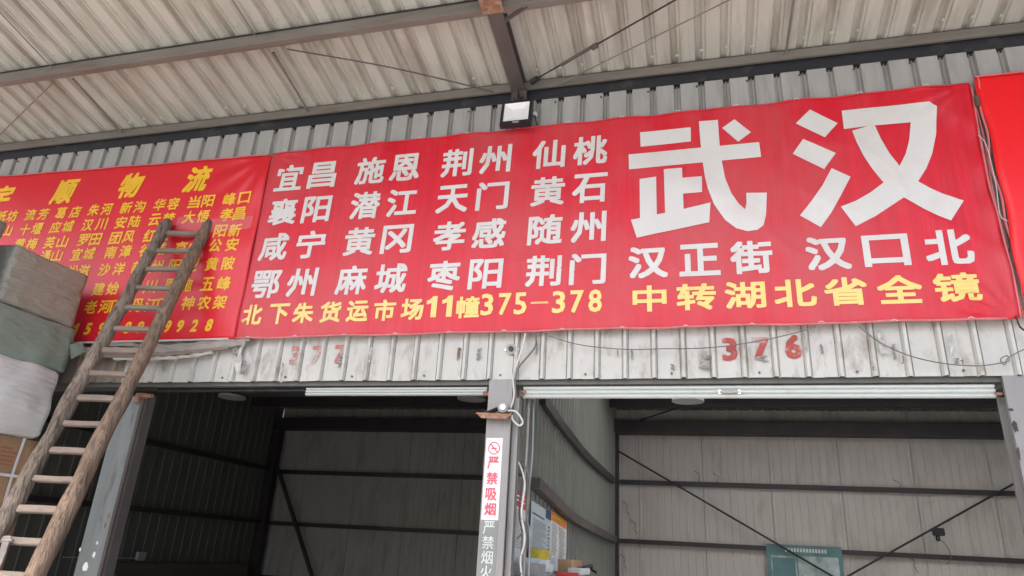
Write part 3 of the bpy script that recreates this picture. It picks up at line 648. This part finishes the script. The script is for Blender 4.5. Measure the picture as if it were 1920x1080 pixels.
# steel bracing rods on the back wall
def brace(a, b, y, r, label, mm='girt', flat=False):
    m = MB(); pa, pb = atY(*a, y), atY(*b, y)
    m.tube([pa, pa + (pb - pa) * 1.15], r, 6) if not flat else m.bar(pa, pa + (pb - pa) * 1.3, .05, .07, (0, 1, 0))
    return tag(m.build('brace_rod', mm), label, 'brace')
brace((1158, 845), (1560, 1080), YW - .22, .017, 'dark bracing rod falling from the left over the pale back wall')
brace((1915, 899), (1590, 1080), YW - .24, .017, 'dark bracing rod falling from the right over the pale back wall')
brace((522, 880), (585, 1080), YW - .25, .03, 'dark diagonal brace in the back corner of the left shop', flat=True)
# side walls
def side_wall(name, label, x, y0, y1, z0, z1, mm, pitch=.105, ribh=.018, face=1, npan=7):
    t_ = thing(name, label, 'wall', (x, y0, z0)); L_ = (y1 - y0) / npan; nr = max(1, round(L_ / pitch)); pt = L_ / nr
    prof = [(0, 0)]
    for i in range(nr):
        c_ = pt * (i + .5); prof += [(c_ - .03, 0), (c_ - .018, ribh), (c_ + .018, ribh), (c_ + .03, 0)]
    prof.append((L_, 0)); nn = len(prof); m = MB()
    vs = [(x + face * (b_ + s_ * -.02), y0 + a, z_) for s_ in (0,) for z_ in (z0, z1) for a, b_ in prof]
    m.add(vs, [(i, i + 1, nn + i + 1, nn + i) for i in range(nn - 1)]); s0 = m.build('wall_panel', mm, t_)
    for i in range(1, npan): clone(s0, t_, (0, L_ * i, 0))
    return t_
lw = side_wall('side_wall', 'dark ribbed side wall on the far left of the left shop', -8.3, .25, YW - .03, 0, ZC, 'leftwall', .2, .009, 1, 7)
pwl = side_wall('partition_wall', 'grey green ribbed partition behind the middle post', -1.45, .25, YW - .03, 0, ZC, 'part', .17, .02, 1, 7)
m = MB(); m.box((-1.47, .25, 0), (-1.452, YW - .03, ZC)); m.build('back_lining', 'part', pwl)
rwl = side_wall('side_wall', 'grey ribbed side wall far right of the right shop', 5.4, .25, YW - .03, 0, ZC, 'part', .2, .02, -1, 7)
for z0, z1, y0_ in ((2.885, 2.96, 1.),(1.905, 1.98, 1.)):
    m = MB(); m.box((-8.275, .3, z0), (-8.2, YW - .13, z1)); m.build('girt', 'girt', lw)
pts = [atX(px, py, -1.40) for px, py in ((1019, 749), (1055, 800), (1095, 850), (1125, 879), (1150, 901))]
m = MB(); m.sweep([(-.025, -.05), (.025, -.05), (.025, .05), (-.025, .05)], smooth_pts(pts, 4)); m.build('girt', 'girt', pwl)
pts = [atX(px, py, -1.39) for px, py in ((1004, 905), (1030, 930), (1074, 970), (1115, 994), (1153, 1012))]
m = MB(); m.sweep([(-.04, -.05), (.04, -.05), (.04, .045), (-.04, .045)], smooth_pts(pts, 4)); m.build('girt', 'girtb', pwl)
m = MB(); a_ = atX(955, 868, -1.40); m.box((-1.43, .2, a_.z - .06), (-1.35, .55, a_.z + .04)); m.build('girt', 'girtb', pwl)
# ceiling
cl = thing('shop_ceiling', 'dark ribbed ceiling over the shops', 'ceiling', (0, 0, ZC))
def ceil_panel(x0, wd, y0=.3, y1=YW):
    prof = [(x0, 0)]
    for i in range(4):
        c_ = x0 + wd * (i + .5) / 4; prof += [(c_ - .03, 0), (c_ - .02, .02), (c_ + .02, .02), (c_ + .03, 0)]
    prof.append((x0 + wd, 0)); nn = len(prof); m = MB()
    m.add([(a, y_, ZC + b_) for y_ in (y0, y1) for a, b_ in prof], [(i, i + 1, nn + i + 1, nn + i) for i in range(nn - 1)]); return m
ADDED_SKY0, ADDED_SKY1 = 1.2, 5.2  # ends of an unseen skylight added to brighten the right shop
n = 17; wd = 13.8 / n; s0 = None
for i in range(n):
    x_ = -8.35 + wd * i
    if x_ < -1.7:
        if s0 is None: s0 = ceil_panel(x_, wd).build('ceiling_panel', 'ceil', cl)
        else: clone(s0, cl, (wd * i, 0, 0))
s1 = None; s2 = None; i0 = None
for i in range(n):
    x_ = -8.35 + wd * i
    if x_ >= -1.7:
        if s1 is None:
            i0 = i; s1 = ceil_panel(x_, wd, .3, ADDED_SKY0).build('ceiling_panel', 'ceil', cl); s2 = ceil_panel(x_, wd, ADDED_SKY1, YW).build('ceiling_panel', 'ceil', cl)
            sm_ = bpy.data.materials.new('added_skylight_sheet'); sm_.use_nodes = True; N = sm_.node_tree.nodes; N.remove(N['Principled BSDF'])
            tl = N.new('ShaderNodeBsdfTranslucent'); tl.inputs[0].default_value = (.9, .88, .84, 1); sm_.node_tree.links.new(tl.outputs[0], N['Material Output'].inputs[0]); M['added_skyl'] = sm_
            s3 = ceil_panel(x_, wd, ADDED_SKY0, ADDED_SKY1).build('added_skylight_panel', 'added_skyl', cl)
        else: clone(s1, cl, (wd * (i - i0), 0, 0)); clone(s2, cl, (wd * (i - i0), 0, 0)); clone(s3, cl, (wd * (i - i0), 0, 0))
for y_ in (1.15, 3.4, 6.5):
    m = MB(); m.box((-8.3, y_, ZC - .17), (5.4, y_ + .07, ZC - .002)); m.build('ceiling_beam', 'girt', cl)
m = MB(); m.box((-8.4, ADDED_SKY1, ZC + .035), (5.5, YW + .05, ZC + .06)); m.box((-8.4, .1, ZC + .035), (5.5, ADDED_SKY0, ZC + .06)); m.box((-8.4, ADDED_SKY0, ZC + .035), (-1.5, ADDED_SKY1, ZC + .06)); m.build('ceiling_lining', 'ceil', cl)
# closing the cavity above the ceiling behind the front wall
m = MB(); m.box((-8.35, .06, 3.0), (5.45, .08, 5.355)); m.build('wall_lining', 'ceil', fw)
m = MB(); m.box((-10.3, .16, 5.3), (6.4, .18, 5.68)); m.box((-10.3,.035,5.575),(6.4,.16,5.60)); m.build('eave_closure', 'dark', fw)
for xa, xb in ((-10.3, -8.35), (5.45, 6.4)):
    m = MB(); m.box((xa, .06, 0), (xb, .08, 5.355)); m.build('end_lining', 'wall_low', fw)
# brace rods under the ceiling of the right shop
m = MB(); m.tube([atY(1200, 788, 6.9), atY(1330, 745, 6.0)], .012, 6); tag(m.build('brace_rod', 'girt'), 'thin rod under the ceiling of the right shop', 'brace')
# round lamps
for (px, py, lab) in ((435, 743, 'round unlit ceiling lamp left, under the faded number 377'), (884, 746, 'round unlit ceiling lamp just left of the middle post'), (1290, 752, 'round unlit ceiling lamp half hidden by the right shutter')):
    c_ = atY(px, py + (3 if px < 1200 else 1), 4.); t_ = thing('ceiling_lamp', lab, 'lamp', tuple(c_), 'round lamps in the shops')
    R_ = .2; m = MB(); m.tube([c_, c_ + Vector((0, 0, .03))], R_, 28); m.build('diffuser', 'disc', t_)
    m = MB(); m.tube([c_ + Vector((0, 0, .03)), Vector((c_.x, c_.y, ZC))], .02, 8); m.build('stem', 'girt', t_)
# board in left shop
m = MB(); m.box((-8.19, 3.9, .62), (-8.12, 7.1, 1.20)); tag(m.build('board', 'plank', bevel=.01), 'long dark brown board along the side wall of the left shop', 'board')
a_ = atX(265, 1043, -8.15); m = MB(); m.box((-8.2, a_.y - .07, a_.z - .06), (-8.14, a_.y + .09, a_.z + .06)); tag(m.build('switch_box', 'trim', bevel=.006), 'small grey box above the dark board in the left shop', 'box')
m = MB(); m.tube([(-8.17, 3., a_.z - .03), (-8.17, a_.y, a_.z - .03)], .008, 6); tag(m.build('conduit', 'trim'), 'thin grey conduit leading to the small box in the left shop', 'conduit')
# sensor camera on brace
c_ = atY(1760, 998, YW - .35)
t_ = thing('security_camera', 'small black camera hung on the right bracing rod', 'camera', tuple(c_))
m = MB(); m.box(c_ + Vector((-.08, -.06, -.05)), c_ + Vector((.07, .05, .06))); m.build('body', 'black', t_, bevel=.01)
m = MB(); m.tube([c_ + Vector((-.02, -.0, -.05)), c_ + Vector((-.03, -.02, -.12))], .03, 8); m.build('lens', 'black', t_)
m = MB(); m.tube(smooth_pts([c_ + Vector((0, 0, -.1)), c_ + Vector((.1, .05, -.2)), c_ + Vector((.14, .1, -.35)), c_ + Vector((.08, .15, -.45))], 4), .006, 5); m.build('cable', 'wire', t_)
# teal poster
pt = thing('teal_poster', 'teal notice board with photographs low on the pale back wall', 'notice board', (1.5, YW - .13, 1.2))
a_ = atY(1436, 1021, YW - .14); b_ = atY(1577, 1024, YW - .14)
x0, x1, zt = a_.x, b_.x, (a_.z + b_.z) / 2; yp = YW - .14
m = MB(); m.box((x0, yp, zt - .95), (x1, yp + .02, zt)); m.build('board', 'pteal', pt)
m = MB(); m.box((x0 + .08, yp - .004, zt - .8), (x0 + .42, yp - .001, zt - .2)); m.build('photo', 'pteal', pt)
m = MB(); m.box((x0 + .46, yp - .004, zt - .8), (x1 - .06, yp - .001, zt - .16)); m.build('photo', 'pteall', pt)
m = MB(); m.box((x0 + .06, yp - .003, zt - .8), (x0 + .44, yp - .0005, zt - .17)); m.build('photo_mount', 'pteall', pt)
m = MB()
for i in range(14): m.box((x0 + .28 + i * .045, yp - .003, zt - .105), (x0 + .31 + i * .045, yp - .0005, zt - .05))
m.build('printed_line', 'stickgw', pt, kind='stuff')
# curled scraps on back wall
for i, (px, py) in enumerate(((1310, 893), (1345, 897), (1175, 950), (1190, 985), (1170, 1050), (1685, 910), (1712, 1055))):
    c_ = atY(px, py, YW - .05); m = MB(); m.tube(smooth_pts([c_ + Vector((-.07, 0, .09)), c_ + Vector((.02, -.02, .02)), c_ + Vector((0, -.03, -.06)), c_ + Vector((.05, -.02, -.14))], 3), .006, 5)
    m.build('wire_scrap', 'wire', bw)

# ------------------------------------------------------------------ posters on the partition
XP = -1.418
def pq(px_pts, xoff): return [atX(a, b, XP + xoff) for a, b in px_pts]
def lerp4(P, u, v):
    top = P[0].lerp(P[1], u); bot = P[3].lerp(P[2], u); return top.lerp(bot, v)
def poster(label, corners, mm, parts, lines, name='poster'):
    P = pq(corners, 0)
    t_ = thing(name, label, 'poster', tuple(P[3]))
    m = MB(); m.quad(P, .004, (1, 0, 0)); m.build('sheet', mm, t_)
    for pn, u0, v0, u1, v1, m2 in parts:
        m = MB(); q = [lerp4(P, u0, v0), lerp4(P, u1, v0), lerp4(P, u1, v1), lerp4(P, u0, v1)]; q = [v + Vector((.002, 0, 0)) for v in q]; m.quad(q, .0015, (1, 0, 0)); m.build(pn, m2, t_)
    for (u0, u1, v0, v1, nl, m2) in lines:
        m = MB(); rnd = random.Random(nl)
        for i in range(nl):
            va = v0 + (v1 - v0) * i / nl; vb = va + (v1 - v0) / nl * .45; ue = u0 + (u1 - u0) * rnd.uniform(.6, 1)
            q = [lerp4(P, u0, va), lerp4(P, ue, va), lerp4(P, ue, vb), lerp4(P, u0, vb)]; q = [v + Vector((.0035, 0, 0)) for v in q]; m.quad(q, .001, (1, 0, 0))
        m.build('printed_line', m2, t_, kind='stuff')
    return t_
poster('white notice with a red header nearest the middle post', [(966, 918), (986, 930), (983, 1062), (957, 1054)], 'paper', [('header', 0, 0, 1, .21, 'pred')], [(.1, .9, .05, .17, 2, 'paper'), (.1, .9, .26, .8, 16, 'inkg')])
poster('pale blue price sheet with a navy corner on the partition', [(997, 938), (1033, 962), (1030, 1056), (993, 1040)], 'paperblue', [('header', .72, 0, 1, .16, 'pnavy')], [(.05, .95, .2, .26, 1, 'pnavy'), (.08, .8, .3, .95, 20, 'inkg'), (.85, .95, .3, .95, 9, 'ink')])
poster('white list with an orange header on the partition', [(1033, 957), (1063, 978), (1061, 1056), (1031, 1044)], 'paper', [('header', 0, 0, 1, .2, 'porange')], [(.1, .9, .07, .12, 1, 'pyel'), (.08, .4, .25, .95, 14, 'inkg'), (.5, .92, .25, .95, 14, 'inkg')])
# shelf with clutter under the posters
SZ = 1.54
sh = thing('shelf', 'cluttered shelf fixed under the posters behind the middle post', 'shelf', (-1.3, 1.3, 1.5))
m = MB(); m.box((-1.42, .35, SZ - .10), (-1.10, 2.9, SZ - .08)); m.build('board', 'wire', sh)
for y_ in (.6, 1.7, 2.7):
    m = MB(); m.box((-1.42, y_, SZ - .28), (-1.15, y_ + .03, SZ - .10)); m.build('bracket', 'girtb', sh)
def small(name, a, b, mm, label, cat, bev=.006):
    m = MB(); m.box(a, b); return tag(m.build(name, mm, bevel=bev), label, cat)
z_ = SZ - .08
small('package', (-1.40, .45, z_), (-1.2, .72, z_ + .09), 'trim', 'grey packet on the shelf nearest the middle post', 'packet')
small('package', (-1.38, .48, z_ + .09), (-1.24, .66, z_ + .13), 'paperblue', 'pale blue packet on top of the grey one', 'packet')
small('package', (-1.41, 1.0, z_), (-1.33, 1.5, z_ + .20), 'pyelp', 'yellow packet standing on the shelf under the blue sheet', 'packet')
small('package', (-1.40, 1.55, z_), (-1.30, 1.75, z_ + .17), 'paperblue', 'pale bottle shaped packet beside the yellow one', 'packet', .03)
small('package', (-1.34, .85, z_), (-1.2, 1.05, z_ + .12), 'paper', 'white crumpled packet before the yellow packet', 'packet', .03)
small('small_box', (-1.40, 2.1, z_), (-1.24, 2.75, z_ + .13), 'carton', 'brown carton lid at the far end of the shelf', 'carton')
small('small_box', (-1.24, 1.9, z_), (-1.12, 2.5, z_ + .06), 'paper', 'white box before the brown carton on the shelf', 'box')
small('package', (-1.2, 1.1, z_), (-1.10, 1.7, z_ + .025), 'pred', 'flat red folder at the edge of the shelf', 'folder')
m = MB(); m.tube(smooth_pts([(-1.2, 2.2, z_ + .05), (-1.12, 2.6, z_ + .09), (-1.16, 2.85, z_ + .05), (-1.1, 2.8, z_ + .02)], 4), .014, 6); tag(m.build('cable', 'black', smooth=True), 'looped black cable at the far end of the shelf', 'cable')

# ------------------------------------------------------------------ strip sign on the centre post
ps = thing('warning_strip', 'white and grey no smoking strip stuck on the middle post', 'sign', (-1.45, -.009, 1.4))
a_, b_ = atY(909, 821, -.0075), atY(943, 821, -.0075); d_ = atY(897, 974, -.0075)
x0, x1, zt, zm = a_.x + .0, b_.x, a_.z, d_.z
x0 = -1.542 + .01; 
m = MB(); m.box((x0, -.008, zm), (x1, -.0055, zt)); m.build('panel', 'stick', ps)
m = MB(); m.box((x0, -.008, .9), (x1, -.0055, zm - .001)); m.build('panel', 'stickg', ps, label='grey lower half of the strip')
xc = (x0 + x1) / 2
m = MB(); zc_ = zt - .075; ring = []
for k_ in range(29):
    an = 2 * math.pi * k_ / 28; ring.append((xc + .042 * math.cos(an), -.0095, zc_ + .042 * math.sin(an)))
m.tube(ring, .0035, 4); m.tube([(xc - .028, -.0095, zc_ + .028), (xc + .028, -.0095, zc_ - .028)], .0035, 4)
m.box((xc - .02, -.0095, zc_ - .006), (xc + .022, -.0085, zc_ + .004)); m.tube([(xc - .016, -.0095, zc_ + .012), (xc - .004, -.0095, zc_ + .026)], .002, 4)
m.build('no_smoking_symbol', 'redink', ps)
hh = (zm - zt) ; n_ = 4; zs_ = [zt - .19, zt - .305, zt - .42, zt - .53]
for c_, z_ in zip('严禁吸烟', [atY(924, y_, 0).z for y_ in (868, 897, 927, 955)]):
    m = MB(); put_text(m, [(c_, xc, z_, .088, .085)], .018, y=-.0085); m.build('character', 'redink', ps)
for c_, z_ in zip('严禁烟火', [atY(912, y_, 0).z for y_ in (989, 1017, 1045, 1073)]):
    m = MB(); put_text(m, [(c_, xc, z_, .088, .085)], .01, y=-.0085); m.build('character', 'stickgw', ps)

# bracket camera on post
c_ = atY(925, 778, -.06)
bk = thing('bracket', 'rusty folded steel bracket sticking out of the middle post', 'bracket', tuple(c_))
m = MB(); z0 = c_.z
m.quad([(-1.60, -.10, z0 + .01), (-1.33, -.10, z0 + .0), (-1.34, -.006, z0 + .015), (-1.58, -.006, z0 + .02)], .012, (0, 0, 1)); m.build('plate', 'rust', bk)
m = MB(); m.quad([(-1.60, -.10, z0 + .012), (-1.33, -.10, z0 + .001), (-1.36, -.095, z0 - .035), (-1.56, -.095, z0 - .03)], .005, (0, -1, 0)); m.build('lip', 'rust', bk)
m = MB(); m.quad([(-1.55, -.06, z0 + .02), (-1.44, -.08, z0 + .06), (-1.40, -.02, z0 + .07), (-1.5, -.01, z0 + .02)], .004, (0, 0, 1)); m.build('crumpled_sheet', 'rafter', bk)
wc = thing('security_camera', 'small silver camera resting on the rusty bracket', 'camera', (-1.39, -.08, z0 + .05))
m = MB(); m.tube([(-1.42, .0, z0 + .06), (-1.395, -.10, z0 + .05)], .04, 12); m.build('body', 'trim', wc, bevel=.004)
m = MB(); m.tube([(-1.395, -.10, z0 + .05), (-1.392, -.115, z0 + .049)], .022, 12); m.build('lens', 'chrome', wc)
m = MB(); m.tube(smooth_pts([atY(952, 770, -.08), atY(968, 772, -.07), atY(980, 790, -.05), atY(974, 798, -.05), atY(962, 788, -.05), atY(960, 778, -.06)], 4), .008, 6); m.build('cable_loop', 'wirew', wc, smooth=True)
# round alarm on wall
c_ = atY(959, 655, -.02); bt = thing('siren', 'small round chrome siren on the white wall above the middle post', 'siren', tuple(c_))
m = MB(); m.tube([(c_.x, .0, c_.z), (c_.x, -.03, c_.z)], .045, 14); m.build('cup', 'trim', bt, bevel=.004)
m = MB(); m.tube([(c_.x, -.03, c_.z), (c_.x, -.045, c_.z)], .02, 10); m.build('button', 'black', bt)
m = MB(); m.bar((c_.x - .055, -.01, c_.z), (c_.x + .055, -.01, c_.z), .004, .02); m.build('bracket', 'chrome', bt)

# ------------------------------------------------------------------ wires
def wire(pts, y, r, mm, label, name='cable'):
    m = MB(); m.tube(smooth_pts([atY(px, py, y) for px, py in pts], 6), r, 6); return tag(m.build(name, mm, smooth=True), label, 'cable')
wire([(985, 625), (980, 650), (970, 680), (962, 705), (964, 740), (958, 765)], -.06, .008, 'wirew', 'pale cable dropping from the banner to the silver camera')
wire([(1004, 625), (1004, 648), (990, 668), (972, 690), (966, 715), (968, 745)], -.05, .007, 'wire', 'dark curved cable dropping from the banner beside the middle post')
wire([(1010, 622), (1080, 645), (1170, 655), (1240, 654), (1330, 652), (1420, 640), (1500, 622), (1530, 612)], -.06, .004, 'wire', 'thin wire sagging across the wall over the number 376')
wire([(1610, 612), (1650, 642), (1700, 665), (1760, 680), (1830, 686), (1880, 680), (1892, 676), (1888, 667), (1876, 674), (1884, 684), (1892, 670), (1930, 650)], -.06, .004, 'wire', 'thin looped wire hanging on the wall under the right end of the banner')
wire([(1905, 592), (1912, 612), (1925, 622)], -.08, .006, 'black', 'black cable end at the lower right corner of the crimson banner')
wire([(1692, 666), (1694, 678), (1690, 682)], -.05, .003, 'wire', 'short wire tail on the wall under the banner')
for i, (xx, yy, r_, mm) in enumerate(((-1.262, .16, .010, 'pale'), (-1.285, .17, .006, 'wire'), (-1.235, .2, .008, 'teal'))):
    lab = ('thick pale cable running down beside the middle post', 'thin dark cable running down beside the middle post', 'bluish conduit running down beside the middle post')[i]
    m = MB(); m.tube(smooth_pts([(xx, yy, 2.74), (xx + .01 * math.sin(i), yy, 2.3), (xx - .015, yy, 1.9), (xx + .02, yy, 1.6), (xx, yy, .2)], 5), r_, 8)
    tag(m.build('cable', mm, smooth=True), lab, 'cable')
wire([(966, 855), (978, 880), (984, 910), (978, 960), (984, 1010), (976, 1050), (980, 1090)], .12, .008, 'wirew', 'loose pale cable snaking before the posters')
wire([(972, 862), (990, 885), (992, 930), (982, 990), (970, 1010)], .14, .007, 'wire', 'loose dark cable snaking before the posters')

# ------------------------------------------------------------------ rolled film on wall
tb = thing('rolled_film', 'crumpled grey film and slats lying along the wall under the left banner', 'film', (-4.6, -.1, 3.13))
rnd = random.Random(5)
for k_, (pa, pm, pb, h_, mm) in enumerate((((128, 655), (285, 657), (462, 641), .035, 'film'), ((150, 664), (290, 665), (430, 650), .028, 'rung'), ((180, 648), (300, 650), (470, 637), .02, 'pale'), ((215, 672), (300, 672), (400, 660), .018, 'wall_low'))):
    pts = smooth_pts([atY(*pa, -.08), atY((pa[0] + pm[0]) / 2, (pa[1] + pm[1]) / 2 + rnd.uniform(-3, 3), -.09), atY(*pm, -.1), atY((pb[0] + pm[0]) / 2, (pb[1] + pm[1]) / 2 + rnd.uniform(-3, 3), -.08), atY(*pb, -.06)], 8)
    ph = rnd.random() * 6
    m = MB(); m.sweep(lambda i, h_=h_, ph=ph: [(-.018, -h_ * (.7 + .3 * math.sin(i + ph)) / 1.), (.012, -h_ * .8), (.02, 0), (.014, h_ * (.6 + .3 * math.sin(i * 1.7 + ph))), (-.01, h_ * .8), (-.022, h_ * .1)], pts)
    m.build('strip', mm, tb)

# ------------------------------------------------------------------ ladder
LA = Vector((-4.592, -.14, 4.236)); LB = Vector((.012, -.068, -.21)); LWv = Vector((.160, .029, 0))
ld = thing('ladder', 'rough log ladder with pale rungs leaning on the left banner', 'ladder', tuple(LA + LB * 20))
upl = (-LB).normalized(); wdir = LWv.normalized()
def rail(side, mm, seed, rr):
    rnd = random.Random(seed); m = MB(); n = 96; K = 12; pts = []; vs = []; fs = []
    nrm_ = wdir.cross(upl).normalized()
    for i in range(n + 1):
        k_ = -.72 + (20.6 + .72) * i / n
        c0 = LA + LB * k_ + side * (LWv + wdir * rr * .72)
        c0 = c0 + wdir * .007 * noise.noise(Vector((k_ * .35, seed, 0))) + nrm_ * .008 * noise.noise(Vector((k_ * .3, seed, 5)))
        r0 = rr * (1 + .09 * noise.noise(Vector((k_ * .9, seed, 2))) + .07 * noise.noise(Vector((k_ * 2.6, seed, 2)))) * (.84 + .018 * k_)
        if i == 0: r0 *= .72
        if i < 4 and side < 0: r0 *= 1.12
        for j in range(K):
            an = 2 * math.pi * j / K; r1 = r0 * (1 + 0.22 * noise.noise(Vector((math.cos(an) * 1.2, math.sin(an) * 1.2 + seed, k_ * .8))) + .05 * noise.noise(Vector((math.cos(an) * 3, math.sin(an) * 3 + seed, k_ * 2.))))
            vs.append(c0 + wdir * math.cos(an) * r1 + nrm_ * math.sin(an) * r1)
    for i in range(n):
        for j in range(K): fs.append((i * K + j, i * K + (j + 1) % K, (i + 1) * K + (j + 1) % K, (i + 1) * K + j))
    fs.append(tuple(range(K))); fs.append(tuple(n * K + j for j in range(K))[::-1]); m.add(vs, fs)
    return m.build('rail', mm, ld, smooth=True)
r1 = rail(-1, 'bark', 3, .057); r1['label'] = 'bark covered left log'
r2 = rail(1, 'wood2', 8, .059); r2['label'] = 'split brown right log'
for k_ in range(0, 21):
    rnd = random.Random(k_ + 40); c0 = LA + LB * k_; m = MB(); nrm_ = wdir.cross(upl).normalized()
    hh = rnd.uniform(.021, .027); pts = [c0 - LWv * 1.2 + upl * rnd.uniform(-.006, .006), c0 + upl * rnd.uniform(-.003, .003), c0 + LWv * 1.2 + upl * rnd.uniform(-.006, .006)]
    m.sweep([(-.015, -hh), (.015, -hh * .9), (.018, 0), (.014, hh), (-.014, hh * .9), (-.018, .002)], smooth_pts(pts, 3), tuple(upl)); m.build('rung', 'rung', ld, bevel=.003)
m = MB()
c0 = LA + LB * 13 - LWv * .45
for q in range(4):
    m.tube(smooth_pts([c0 + Vector((.012 * q - .02, -.03, .03)), c0 + Vector((.014 * q - .02, -.04, -.02)), c0 + Vector((-.03 + .012 * q, -.03, -.12)), c0 + Vector((-.05 + .012 * q, -.04, -.26))], 4), .007, 6)
m.tube([c0 + Vector((-.04, -.035, .0)), c0 + Vector((.05, -.04, .005))], .012, 6); m.build('twine', 'pale', ld, smooth=True, label='pale twine knotted round a lower rung')

# ------------------------------------------------------------------ parcels on the left
X0 = -5.4
def soft_box(a, b, n=10, bulge=.02, wr=.006, seed=0, rnd_=.03, pinch=0.):
    """box with rounded edges, soft bulging faces and small wrinkles"""
    bm = bmesh.new(); bmesh.ops.create_cube(bm, size=2.); bmesh.ops.subdivide_edges(bm, edges=bm.edges, cuts=n, use_grid_fill=True)
    A = Vector(a); B = Vector(b); C_ = (A + B) / 2; H = (B - A) / 2; m = MB()
    out = []
    for v in bm.verts:
        c_ = v.co.copy(); q = Vector((abs(c_.x), abs(c_.y), abs(c_.z)))
        p = Vector((c_.x * H.x, c_.y * H.y, c_.z * H.z))
        inner = Vector([max(-(H[i] - rnd_), min(H[i] - rnd_, p[i])) for i in range(3)]); dlt = p - inner
        if dlt.length > rnd_: p = inner + dlt.normalized() * rnd_
        for i in range(3):
            if q[i] > .999:
                o1, o2 = [j for j in range(3) if j != i]
                p[i] += math.copysign(bulge * (1 - q[o1] ** 2) * (1 - q[o2] ** 2), c_[i])
        if pinch: p.y *= 1 - pinch * max(0, abs(c_.z) - .3); p.x *= 1 - pinch * max(0, abs(c_.z) - .3)
        nn_ = noise.noise_vector((p + C_) * 6 + Vector((seed, 0, 0))) * wr
        out.append(C_ + p + nn_)
    m.add(out, [tuple(v.index for v in f.verts) for f in bm.faces]); bm.free(); return m
def parcel(name, a, b, mm, label, cat='parcel', **kw):
    t_ = thing(name, label, cat, ((a[0] + b[0]) / 2, (a[1] + b[1]) / 2, a[2]), 'goods piled left of the ladder')
    soft_box(a, b, **kw).build('body', mm, t_, smooth=True); return t_
z = [0, .56, 1.14, 1.70, 2.285, 2.865, 3.285, 3.80]
gb = parcel('parcel', (-6.15, -1.0, 3.29), (X0, -.27, 3.79), 'wrapgrey', 'grey film wrapped box on top of the pale green one', n=16, bulge=.006, wr=.014, seed=1, rnd_=.012)
m = MB()
for i in range(5):
    yy = -1.0 + .12 + i * .13; m.box((X0 + .003, yy, 3.31), (X0 + .007, yy + .012, 3.77)) if i in (0,) else None
m.box((X0 + .004, -.98, 3.52), (X0 + .009, -.29, 3.57)) ; m.build('tape', 'wrapgrey', gb, label='packing tape round the box')
gn = parcel('parcel', (-6.15, -1.28, 2.88), (X0 + .01, -.23, 3.28), 'wrapgreen', 'pale green wrapped box under the grey one', n=16, bulge=.02, wr=.018, seed=2, rnd_=.02)
m = MB(); c_ = atX(138, 655, X0 + .02); vs = [c_ + Vector((0, -.05, .03)), c_ + Vector((.02, .05, .09)), c_ + Vector((.03, .09, .0)), c_ + Vector((.01, 0, -.09)), c_ + Vector((0, -.06, -.05))]
m.quad(vs[:4], .006, (1, 0, 0)); m.build('torn_flap', 'wrapgreen', gn, label='torn loose corner of the green wrap')
parcel('sack', (-6.1, -1.02, 2.29), (X0 + .03, -.26, 2.89), 'sack', 'bulging white woven sack under the green box', 'sack', n=16, bulge=.05, wr=.022, seed=3, rnd_=.05, pinch=.04)
def carton(a, b, label, straps=True, seed=0):
    t_ = parcel('carton', a, b, 'carton', label, 'carton', n=6, bulge=.008, wr=.005, seed=seed, rnd_=.012)
    if straps:
        for yy in (a[1] + .16, b[1] - .20):
            m = MB(); m.sweep([(-.011, -.002), (.011, -.002), (.011, .002), (-.011, .002)], smooth_pts([(b[0] + .018, yy + .01, a[2]), (b[0] + .022, yy, (a[2] + b[2]) / 2), (b[0] + .018, yy + .015, b[2])], 4), (1, 0, 0)); m.build('strap', 'strap', t_)
        zz = (a[2] + b[2]) / 2 - .02; m = MB(); m.sweep([(-.011, -.002), (.011, -.002), (.011, .002), (-.011, .002)], smooth_pts([(b[0] + .02, a[1], zz + .03), (b[0] + .024, (a[1] + b[1]) / 2, zz), (b[0] + .02, b[1], zz)], 4), (1, 0, 0)); m.build('strap', 'strap', t_)
    m = MB()
    rnd = random.Random(seed)
    for i in range(5): 
        yy = b[1] - .36 + rnd.uniform(0, .02); zz = (a[2] + b[2]) / 2 + .05 + i * .032; m.box((b[0] + .008, yy, zz), (b[0] + .0105, yy + rnd.uniform(.1, .17), zz + .014))
    m.build('printed_mark', 'cmark', t_, kind='stuff')
    return t_
carton((-6.1, -1.10, 1.72), (X0, -.24, 2.28), 'brown carton tied with white straps under the white sack', True, 1)
carton((-6.1, -1.12, 1.15), (X0 + .01, -.26, 1.71), 'brown carton second from the strapped one downwards', False, 2)
carton((-6.1, -1.10, .57), (X0, -.24, 1.14), 'brown carton below, third from the ground at the ladder', False, 3)
carton((-6.1, -1.10, 0), (X0, -.25, .565), 'brown carton on the ground at the bottom of the pile', False, 4)
parcel('parcel', (-6.2, -1.95, 3.30), (X0, -1.13, 3.92), 'wrapgreen', 'dull wrapped parcel at the left edge beside the grey box', n=10, bulge=.04, wr=.03, seed=6, rnd_=.05)
parcel('sack', (-6.2, -2.0, 2.86), (X0, -1.31, 3.29), 'orange', 'orange bag at the left edge before the green box', 'bag', n=8, bulge=.02, wr=.02, seed=7, rnd_=.06)
for i, (za, zb) in enumerate(((0, .7), (.7, 1.42), (1.42, 2.14), (2.14, 2.85))):
    parcel('carton', (-6.25, -1.95, za + .002), (X0 - .03, -1.16, zb), 'carton', ('brown carton on the ground at the outer end of the pile', 'second brown carton up at the outer end of the pile', 'third brown carton up at the outer end of the pile', 'brown carton under the orange bag')[i], 'carton', n=4, bulge=.01, wr=.005, seed=20 + i, rnd_=.015)
